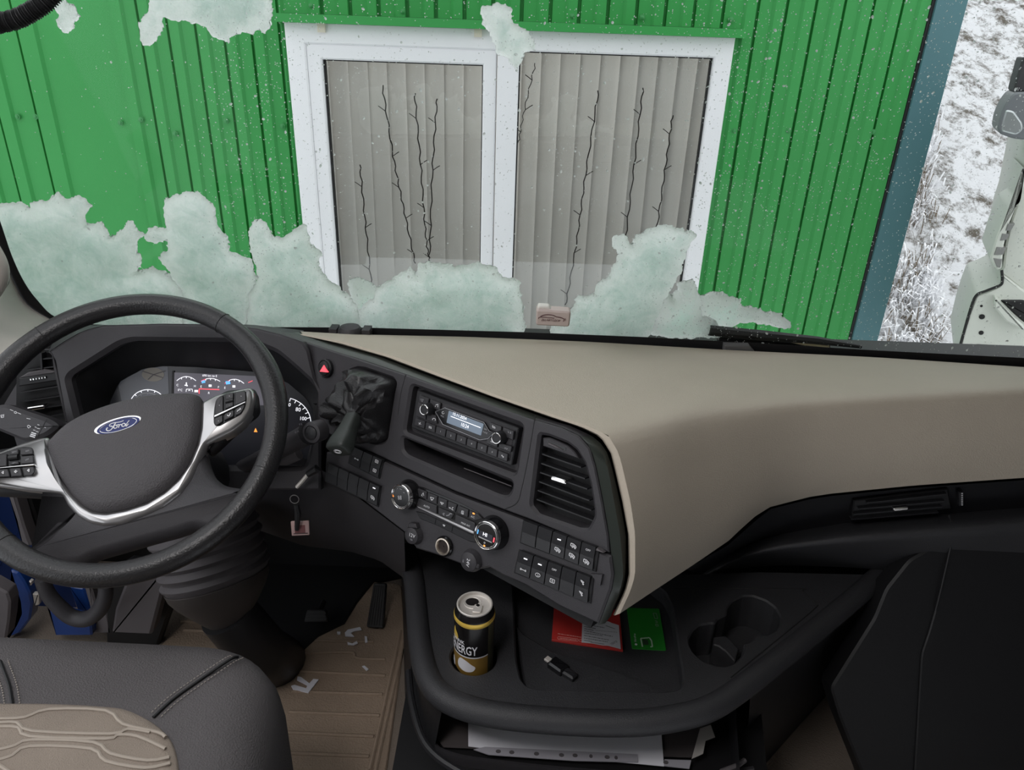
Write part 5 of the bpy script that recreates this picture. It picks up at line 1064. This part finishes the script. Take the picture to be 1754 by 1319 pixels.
cup = rnd(zb(cU((135, 630), (180, 540), (260, 475), (380, 455), (440, 460), (470, 405), (575, 355), (580, 280), (640, 200), (760, 140), (880, 140), (1020, 190), (1130, 270), (1190, 370), (1195, 440), (1150, 530), (1060, 580), (970, 595), (895, 590), (850, 660), (765, 690), (770, 740), (740, 830), (660, 915), (560, 950), (440, 940), (300, 890), (190, 790), (140, 700))), .004, 3)
plate('tray_top', TF, inner, [ch_, binp, cup], .03, TRAYM, tray, ch=.003, bev=.0005, hd=[.045, .030, .075])
MB().prism(TF, zb(c4((485, 235), (520, 270), (640, 340), (900, 420), (1140, 528), (600, 520), (520, 500))), -.03, -.016, .004).build('bin_step', TRAYM, tray)
MB().prism(TF, zb(cU((420, 620), (470, 615), (560, 608), (640, 680), (712, 765), (665, 905), (560, 790), (480, 730), (415, 710)), ZT-.03), -.073, -.028, .002).build('cup_divider', TRAYM, tray)
MB().tube([onZ(*q, ZT+.0002) for q in cr(cU((-30, 55), (1380, 58), (1450, 85), (1600, 225), (1600, 275), (1350, 490), (620, 1085)), 4)], .0011, 5).build('tray_seam', GASK, tray)
nL = [onZ(*q, FLOORZ+.001) for q in ((688, 985), (690, 1060), (692, 1130), (694, 1200), (700, 1319), (712, 1450))]
rL = RP[2:27]
MB().loft([rs(rL, 26, False), rs([p*.5+q*.5 for p, q in zip(rs(rL, 26, False), rs(nL, 26, False))], 26, False), rs(nL, 26, False)]).build('console_side', PLB, tray)
rR = RP[62:-8]; nR = [onZ(*q, FLOORZ+.001) for q in cR((520, 1420), (600, 1310), (740, 1150), (890, 985), (960, 920))]
MB().loft([[p+np.array([0, 0, -.01]) for p in rs(rR, 26, False)], rs(nR, 26, False)]).build('console_side', PLB, tray)
mid = RP[25:64]; MB().loft([[p+np.array([0, .012, -.012]) for p in mid], [p+np.array([0, .03, -.05]) for p in mid]]).build('rim_underside', PLD, tray)
MB().box((-.15, 1.16, FLOORZ), (.45, 1.19, ZT)).build('console_back', PLD, tray)
# open drawer with papers
dr = thing('drawer', 'open black document drawer under the console tray', 'drawer', (.1, .8, FLOORZ))
DZ = 1.44
MB().box((-.17, .66, DZ-.012), (.40, 1.12, DZ-.006)).build('drawer_floor', PLD, dr)
fl = [onZ(*q, DZ+.012) for q in cr([(735, 1180), (742, 1262), (775, 1288), (860, 1302), (1000, 1316), (1180, 1326), (1290, 1312)], 4)]
MB().rings([[p+np.array([0, -.006*s, dz]) for p in fl] for s, dz in ((0, -.07), (0, 0), (1, .002), (1.2, -.002), (1.2, -.075))], closed=False).build('drawer_front', PLA, dr)
MB().tube([onZ(*q, DZ+.07) for q in cr([(700, 1150), (705, 1200), (722, 1262), (750, 1298), (800, 1330)], 4)], .006, 8).build('drawer_side', PLB, dr)
MB().loft([[onZ(*q, DZ+.06) for q in ((1260, 1190), (1262, 1240), (1268, 1330))], [onZ(*q, DZ-.05) for q in ((1230, 1220), (1240, 1270), (1245, 1340))]]).build('drawer_wall', PLB, dr)
MB().prism(ZF, zb([(1236, 1190), (1300, 1182), (1316, 1340), (1240, 1345)], DZ-.02), DZ-.04, DZ-.02).build('dark_gap_plate', PLD, dr)  # dark sheet added to cover the bright floor strip beside the drawer
MB().tube([onZ(*q, DZ+.03) for q in ((1235, 1322), (1262, 1312), (1276, 1302))], .004, 6).build('drawer_rail', KICK, dr)
def sheet(name, pts, z, m, lab, cat, t=.0012, curl=0):
    ab = [tuple(onZ(*q, z)[:2]) for q in pts]; return setp(MB().prism(ZF, ab, z-t, z).build(name, m), lab, cat)
sheet('paper_sheet', cDr((130, -20), (1160, 70), (1182, 352), (1040, 338), (600, 300), (132, 245)), DZ+.008, PAPER, 'white paper sheet lying in the open drawer under the tray', 'paper')
sheet('folder', cDr((-60, -20), (1420, 70), (1458, 200), (1405, 215), (1392, 280), (1322, 305), (1180, 300), (0, 250), (-40, 200)), DZ+.004, mat('smoky_plastic_sleeve', (.09, .08, .08), .25), 'dark translucent plastic sleeve under the white paper in the drawer', 'sleeve')
pv = thing('punched_strip', 'clear sleeve edge strip with dark punch holes along the paper', 'sleeve', onZ(*cDr((640, 290))[0], DZ+.01))
MB().prism(ZF, zb(cDr((160, 262), (222, 248), (1040, 288), (1042, 330), (700, 322), (240, 290)), DZ+.0105), DZ+.009, DZ+.0105).build('strip', mat('grey_clear_strip', (.40, .39, .43), .35), pv)
MB().prism(ZF, zb(cDr((1185, 315), (1328, 320), (1318, 365), (1182, 350)), DZ+.0105), DZ+.009, DZ+.0105).build('strip', MAT['grey_clear_strip'], pv)
for x, y in ((293, 272), (365, 277), (498, 285), (632, 292), (705, 294), (790, 298), (877, 303), (925, 306), (1192, 331)):
    c = onZ(*cDr((x, y))[0], DZ+.011); MB().prism(ZF, circ(c[:2], .0042 if x not in (925, 790) else .0028, 14, .0032), DZ+.010, DZ+.0112).build('punch_hole', KICK, pv)
sheet('receipt_slip', cDr((1375, 150), (1432, 130), (1456, 195), (1405, 215), (1392, 285), (1330, 312), (1350, 240)), DZ+.02, mat('grey_paper', (.42, .40, .38), .7), 'crumpled grey paper end sticking up at the right of the drawer', 'paper')

# energy drink can
can = thing('drink_can', 'black and gold energy drink can standing in the left cup recess', 'can', (canc[0], canc[1], ZT-.044))
lo, hi = ZT, ZT+.3
for _ in range(40):
    m = (lo+hi)/2
    if onZ(815, 1034, m)[1] < canc[1]: hi = m
    else: lo = m
CT = lo; CB = ZT-.044; H = CT-CB; RB = .0325
vd = nrm([-canc[0], -canc[1], 0]); sd = nrm(np.cross(vd, [0, 0, 1]))*-1
if sd[0] < 0: sd = -sd
CX = Frame([canc[0], canc[1], 0], sd, -vd, [0, 0, 1])
BLK = mat('can_black', (.012, .011, .011), .25, metal=.3); GOLD = mat('can_gold', (.50, .30, .07), .3, metal=.6); YEL = mat('can_yellow', (.80, .55, .10), .35, metal=.3); CWH = mat('can_white', (.78, .77, .80), .35)
MB().lathe(CX, [(.022, CB+.004), (.025, CB), (.0315, CB+.012), (RB, CB+.018), (RB, CT-.016), (.0315, CT-.012), (.0275, CT-.003)], 48, cap1=False).build('can_body', BLK, can)
def cyl(u0, u1, v0, v1, m, name, d=.0003, n=24):
    """patch of print on the can: u = degrees right of the camera-facing line, v = height 0..1"""
    return MB().loft([[CX.P((RB+d)*math.sin(math.radians(a)), -(RB+d)*math.cos(math.radians(a)), CB+v*H) for a in np.linspace(u0, u1, n)] for v in (v0, v1)]).build(name, m, can)
def blob(pts, m, name, d=.0006):
    P = cr([np.array(q, float) for q in pts], 4, True); c = np.mean(P, 0)
    f = lambda q: CX.P((RB+d)*math.sin(math.radians(q[0])), -(RB+d)*math.cos(math.radians(q[0])), CB+q[1]*H)
    n = len(P); V = [f(c)]+[f(c+(q-c)*k) for k in (.25, .5, .75, 1) for q in P]
    Fc = [(0, i+1, (i+1) % n+1) for i in range(n)]+[(k*n+i+1, k*n+(i+1) % n+1, (k+1)*n+(i+1) % n+1, (k+1)*n+i+1) for k in range(3) for i in range(n)]
    return MB().add(V, Fc).build(name, m, can)
cyl(-130, 42, .12, .46, GOLD, 'gold_band'); cyl(-130, 42, .46, .475, CWH, 'white_line', .0005)
cyl(42, 70, .12, .90, mat('can_shaded_side', (.07, .065, .035), .35, metal=.3), 'side_panel', .0004)  # shaded right side of the can, put into the colour as olive
blob(((-50, .37), (-40, .435), (-22, .42), (-8, .38), (4, .34), (-4, .285), (-25, .27), (-47, .30)), CWH, 'white_splash', .0010)
blob(((-85, .24), (-60, .25), (-35, .21), (-12, .15), (-2, .10), (-10, .02), (-45, .05), (-70, .12)), BLK, 'dark_splash', .0007); blob(((-24, .10), (-10, .115), (2, .10), (-2, .055), (-20, .05)), CWH, 'white_splash', .0010); blob(((-80, .34), (-72, .37), (-66, .30), (-68, .25), (-78, .27)), CWH, 'white_splash', .0010)
blob(((-72, .72), (-66, .80), (-60, .76), (-52, .72), (-50, .67), (-60, .635), (-70, .66)), YEL, 'flame_mark', .0010)
def cantext(s, u, v, hh, sx, m, lab):
    c = bpy.data.curves.new('tmp', 'FONT'); c.body = s; c.size = hh/.7; c.align_x = 'CENTER'; c.resolution_u = 2; c.offset = hh*.02
    o = bpy.data.objects.new('tmp', c); COL.objects.link(o); bpy.context.view_layer.update()
    me = bpy.data.meshes.new_from_object(o.evaluated_get(bpy.context.evaluated_depsgraph_get())); bm = bmesh.new(); bm.from_mesh(me)
    bmesh.ops.subdivide_edges(bm, edges=[e for e in bm.edges if e.calc_length() > .004], cuts=2); bmesh.ops.triangulate(bm, faces=bm.faces[:])
    for w in bm.verts:
        a = math.radians(u)+w.co.x*sx/RB; w.co = Vector(CX.P((RB+.0012)*math.sin(a), -(RB+.0012)*math.cos(a), CB+v*H+w.co.y))
    bm.to_mesh(me); bm.free(); me.name = lab; me.materials.clear(); me.materials.append(m); bpy.data.objects.remove(o); link(bpy.data.objects.new(lab, me), can)
cantext('ENERGY', -36, .51, .0175, .54, CWH, 'lettering'); cantext('DRINK', -50, .635, .0065, .9, CWH, 'lettering')
MB().lathe(CX, [(RB*1.0, CT-.0235), (RB+.0007, CT-.022), (RB+.0007, CT-.0175), (.0322, CT-.0145)], 48, cap0=False, cap1=False).build('gold_collar', YEL, can)
lid = MB().rings([[CX.P(*q, z) for q in circ((0, 0), r, 44)] for r, z in ((.0272, CT-.004), (.0285, CT-.002), (.0285, CT), (.0272, CT+.0006), (.0258, CT), (.0250, CT-.005), (.0235, CT-.006), (.001, CT-.006))], False, True).build('lid', MET, can)
zl = CT-.006
MB().prism(Frame(CX.O, CX.u, CX.v, CX.n), circ((-.004, .0105), .0105, 24, .0085), zl-.001, zl+.0004).build('opening', mat('opening_dark', (.01, .008, .008), .5), lid)
MB().tube([CX.P(*q, zl+.0004) for q in circ((-.003, .0075), .0135, 28, .0125)], .0006, 5, True).build('opening_ridge', MET, lid)
MB().prism(CX, rnd([(-.004, -.015), (.010, -.016), (.013, .001), (.000, .003)], .003), zl+.001, zl+.003, .0006).build('pull_tab', MET, lid)
MB().lathe(CX, [(.003, zl), (.003, zl+.0035), (.0015, zl+.004)], 12, (.005, -.001)).build('rivet', CHR, lid)
yt = MB()
for a in range(-80, 60, 16): yt.loft([[CX.P((.0320)*math.sin(math.radians(b)), -(.0320)*math.cos(math.radians(b)), CT-.0172+dz) for b in (a, a+5, a+9)] for dz in (-.0012, .0012)])
setp(yt.build('collar_print', BLK, can), kind='stuff')

# things lying in the bin
BZ = ZT-.030
bk = thing('booklet', 'red booklet half hidden under the tip of the centre stack', 'booklet', onZ(*cBk((500, 500))[0], BZ))
REDB = mat('red_card', (.52, .035, .03), .45); bz = BZ+.004
MB().prism(ZF, zb(cBk((145, 150), (420, 130), (1000, 190), (1046, 716), (115, 576)), bz), BZ, bz, .0004).build('cover', REDB, bk)
BKF = Frame([0, 0, bz], [1, 0, 0], [0, 1, 0], [0, 0, 1])
pr = MB()
def dashes(fr, a, b, n, w, seed):
    r = random.Random(seed); a = np.array(a); b = np.array(b); L = []; t = 0
    while t < 1:
        l = r.uniform(.03, .12); L.append([tuple(a+(b-a)*t), tuple(a+(b-a)*min(1, t+l))]); t += l+.02
    return L
PNK = mat('pale_print', (.75, .42, .38), .6)
strokes(BKF, dashes(BKF, *cBk((195, 497), (500, 545)), 8, 0, 2), .0010, PNK, bk, .0004, 'small_print')
for l in (((200, 535), (190, 555), (205, 572), (450, 600), (465, 580), (450, 565), (200, 535)), ((505, 572), (475, 575), (470, 595), (505, 605))): strokes(BKF, [cBk(*l)], .0005, PNK, bk, .0004, 'print_outline')
strokes(BKF, dashes(BKF, *cBk((220, 556), (445, 583)), 8, 0, 3), .0012, PNK, bk, .0004, 'small_print')
rz = bz+.0008
rc = thing('receipt', 'torn white printed receipt lying on the red booklet', 'receipt', onZ(*cBk((760, 500))[0], bz))
MB().prism(ZF, zb(cBk((515, 320), (640, 300), (860, 340), (900, 360), (992, 388), (1000, 500), (1016, 698), (850, 655), (780, 652), (640, 625), (505, 612)), rz), bz+.0003, rz).build('slip', mat('grey_white_paper', (.66, .66, .69), .7), rc)
RCF = Frame([0, 0, rz], [1, 0, 0], [0, 1, 0], [0, 0, 1]); DK = mat('dark_print', (.06, .06, .065), .6)
for i, (a, b) in enumerate((((540, 375), (800, 420)), ((540, 405), (690, 432)), ((540, 432), (660, 455)), ((540, 458), (910, 535)), ((540, 490), (780, 525)), ((535, 522), (860, 580)), ((535, 555), (850, 607)), ((535, 585), (640, 600)), ((620, 610), (800, 635)), ((820, 392), (940, 435)), ((690, 455), (970, 480)))):
    strokes(RCF, dashes(RCF, *cBk(a, b), 8, 0, 10+i), .0009 if i not in (1, 2) else .0013, DK if i != 10 else DIM, rc, .0004, 'small_print')
text('150/гр', RCF, *cBk((925, 618))[0], 4.6, DK, rc, .0006, *cBk((985, 580))[0], sx=.8)
sim = thing('sim_card', 'green plastic SIM card holder with white lettering beside the red booklet', 'card', onZ(*cBk((1350, 450))[0], BZ)); sz = BZ+.0015
SGR = mat('green_card', (.022, .24, .025), .4)
MB().prism(ZF, rnd(zb(cBk((1095, 160), (1520, 172), (1610, 718), (1165, 692)), sz), .003), BZ, sz, .0003).build('card_body', SGR, sim)
SMF = Frame([0, 0, sz], [1, 0, 0], [0, 1, 0], [0, 0, 1])
MB().prism(SMF, rnd(SMF.poly(cBk((1300, 575), (1372, 580), (1382, 648), (1310, 645))), .001), -.001, .0005).build('chip_gap', mat('dark_card_gap', (.03, .06, .03), .5), sim)
strokes(SMF, [cBk((1300, 668), (1278, 560), (1390, 550), (1418, 590), (1430, 665), (1405, 670))], .0022, mat('pale_print_green', (.55, .68, .55), .6), sim, .0006, 'chip_outline')
text('МегаФон', SMF, *cBk((1204, 552))[0], 3.4, WHT, sim, .0006, *cBk((1196, 480))[0], sx=.9)
b = MB().prism(SMF, circ(SMF.px(*cBk((1216, 640))[0]), .0022, 14), 0, .0005).build('logo_dot', WHT, sim)
strokes(SMF, [cBk((1440, 230), (1480, 232), (1500, 300), (1462, 298), (1440, 230)), cBk((1465, 330), (1490, 335), (1495, 355), (1470, 352)), cBk((1470, 375), (1505, 378), (1508, 400), (1478, 398), (1470, 375))], .0008, mat('grey_card_print', (.25, .32, .25), .5), sim, .0006, 'card_print')
ub = thing('usb_adapter', 'small black USB charger plug lying on the tray step', 'adapter', onZ(*c4((660, 450))[0], ZT-.016)); uz = ZT-.016
uf = Frame(onZ(*c4((655, 440))[0], uz), nrm([.75, -.66, 0]), nrm([.66, .75, 0]), [0, 0, 1])
MB().prism(uf, rnd([(-0.0162, -0.0108), (0.0135, -0.0108), (0.0135, 0.0108), (-0.0162, 0.0108)], .003), 0, .012, .003).build('plug_body', GLO, ub); MB().prism(uf, rnd([(0.0121, -0.0081), (0.0351, -0.0068), (0.0351, 0.0081), (0.0121, 0.0081)], .003), .001, .010, .003).build('plug_collar', PLB, ub); MB().prism(uf, [(-0.0270, -0.0047), (-0.0149, -0.0047), (-0.0149, 0.0047), (-0.0270, 0.0047)], .003, .007, .0005).build('contact', MET, ub)

# ================================================================== LEFT DOOR AREA
FY = lambda Y: Frame([0, Y, 0], [1, 0, 0], [0, 0, 1], [0, -1, 0])
dj = thing('door_frame', 'blue painted door frame seen low on the left behind the steering wheel', 'door frame', onY(60, 1060, 1.3))
def dp(name, pts, Y, m, t=.03, bev=.004, r=.004): MB().prism(FY(Y), rnd(FY(Y).poly(pts), r), -t, 0, bev).build(name, m, dj)
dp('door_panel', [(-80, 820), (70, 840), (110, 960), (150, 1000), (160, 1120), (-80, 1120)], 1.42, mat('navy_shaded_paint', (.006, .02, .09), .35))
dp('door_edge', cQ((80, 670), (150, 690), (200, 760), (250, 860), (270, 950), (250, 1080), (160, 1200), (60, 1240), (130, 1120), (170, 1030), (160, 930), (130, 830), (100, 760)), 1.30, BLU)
dp('door_sill', cQ((385, 930), (430, 970), (560, 1060), (760, 1120), (770, 1220), (460, 1220)), 1.28, BLU)
dp('pillar_edge', cQ((570, 800), (700, 820), (770, 1000), (760, 1060), (640, 1000)), 1.34, BLU)
dp('pillar_strip', cQ((220, 40), (262, 60), (300, 160), (345, 290), (320, 300), (270, 180)), 1.36, BLU)
dp('seal', cQ((700, 810), (760, 800), (800, 950), (880, 960), (935, 1200), (760, 1200), (770, 1090), (740, 950)), 1.30, KICK)
dp('post', cQ((55, 30), (120, 30), (200, 300), (262, 470), (180, 470), (130, 250)), 1.26, KICK)
dp('lock_plate', cQ((270, 870), (320, 870), (325, 960), (285, 970)), 1.27, MET, .01, .002, .001)
dp('lock_plate', cQ((240, 760), (262, 770), (258, 800), (242, 795)), 1.27, MET, .01, .002, .001)
dp('door_card', cQ((-80, 780), (60, 860), (85, 940), (75, 1080), (50, 1240), (-80, 1260)), 1.20, KICK)
dp('black_post', cQ((120, 30), (240, 40), (330, 300), (300, 430), (262, 470), (200, 300)), 1.30, PLD)
gh = thing('grab_handle', 'dark looped grab handle low beside the blue door frame', 'handle', onY(130, 1055, 1.16))
MB().tube(cr([onY(*q, 1.18) for q in cQ((350, 740), (400, 860), (480, 960), (590, 1055), (700, 1078), (790, 1040), (860, 950), (885, 850), (880, 790))], 5), [.014+.003*math.sin(i/40*math.pi) for i in range(41)], 10).build('grip', PLA, gh)
kp_ = thing('kick_panel', 'grey plastic side kick panel between door frame and steering column', 'panel', onY(230, 1080, 1.2))
MB().prism(FY(1.24), rnd(FY(1.24).poly(cQ((1060, 740), (1360, 690), (1370, 820), (1265, 1215), (930, 1200), (960, 1000))), .006), -.04, 0, .006).build('panel', KICK, kp_)
MB().prism(FY(1.30), FY(1.30).poly(c5((425, 120), (520, 60), (640, 80), (660, 140), (700, 230), (640, 400), (430, 400))), -.03, 0, .006).build('panel_back', PLD, kp_)
MB().prism(FY(1.262), FY(1.262).poly(cQ((300, 335), (385, 285), (410, 320), (400, 430), (310, 410))), -.01, 0, .002).build('brush_strip', KICK, kp_)
# cab behind the camera: unseen rear wall, kept dark to dim the passenger side; short left wall
st(MB().box((-1.5, -1.32, FLOORZ), (1.55, -1.25, 3.12)).build('wall_rear', KICK))
st(MB().box((-1.45, .86, FLOORZ), (-1.40, 1.62, 1.95)).build('wall_left', PLB))

# lettering becomes plain mesh
bpy.context.view_layer.update(); dg = bpy.context.evaluated_depsgraph_get()
for o in [o for o in bpy.data.objects if o.type == 'FONT']:
    me = bpy.data.meshes.new_from_object(o.evaluated_get(dg)); me.name = 'lettering'
    n = bpy.data.objects.new('lettering', me); COL.objects.link(n); n.parent = o.parent; n.matrix_parent_inverse = o.matrix_parent_inverse.copy(); n.matrix_basis = o.matrix_basis.copy()
    bpy.data.objects.remove(o)
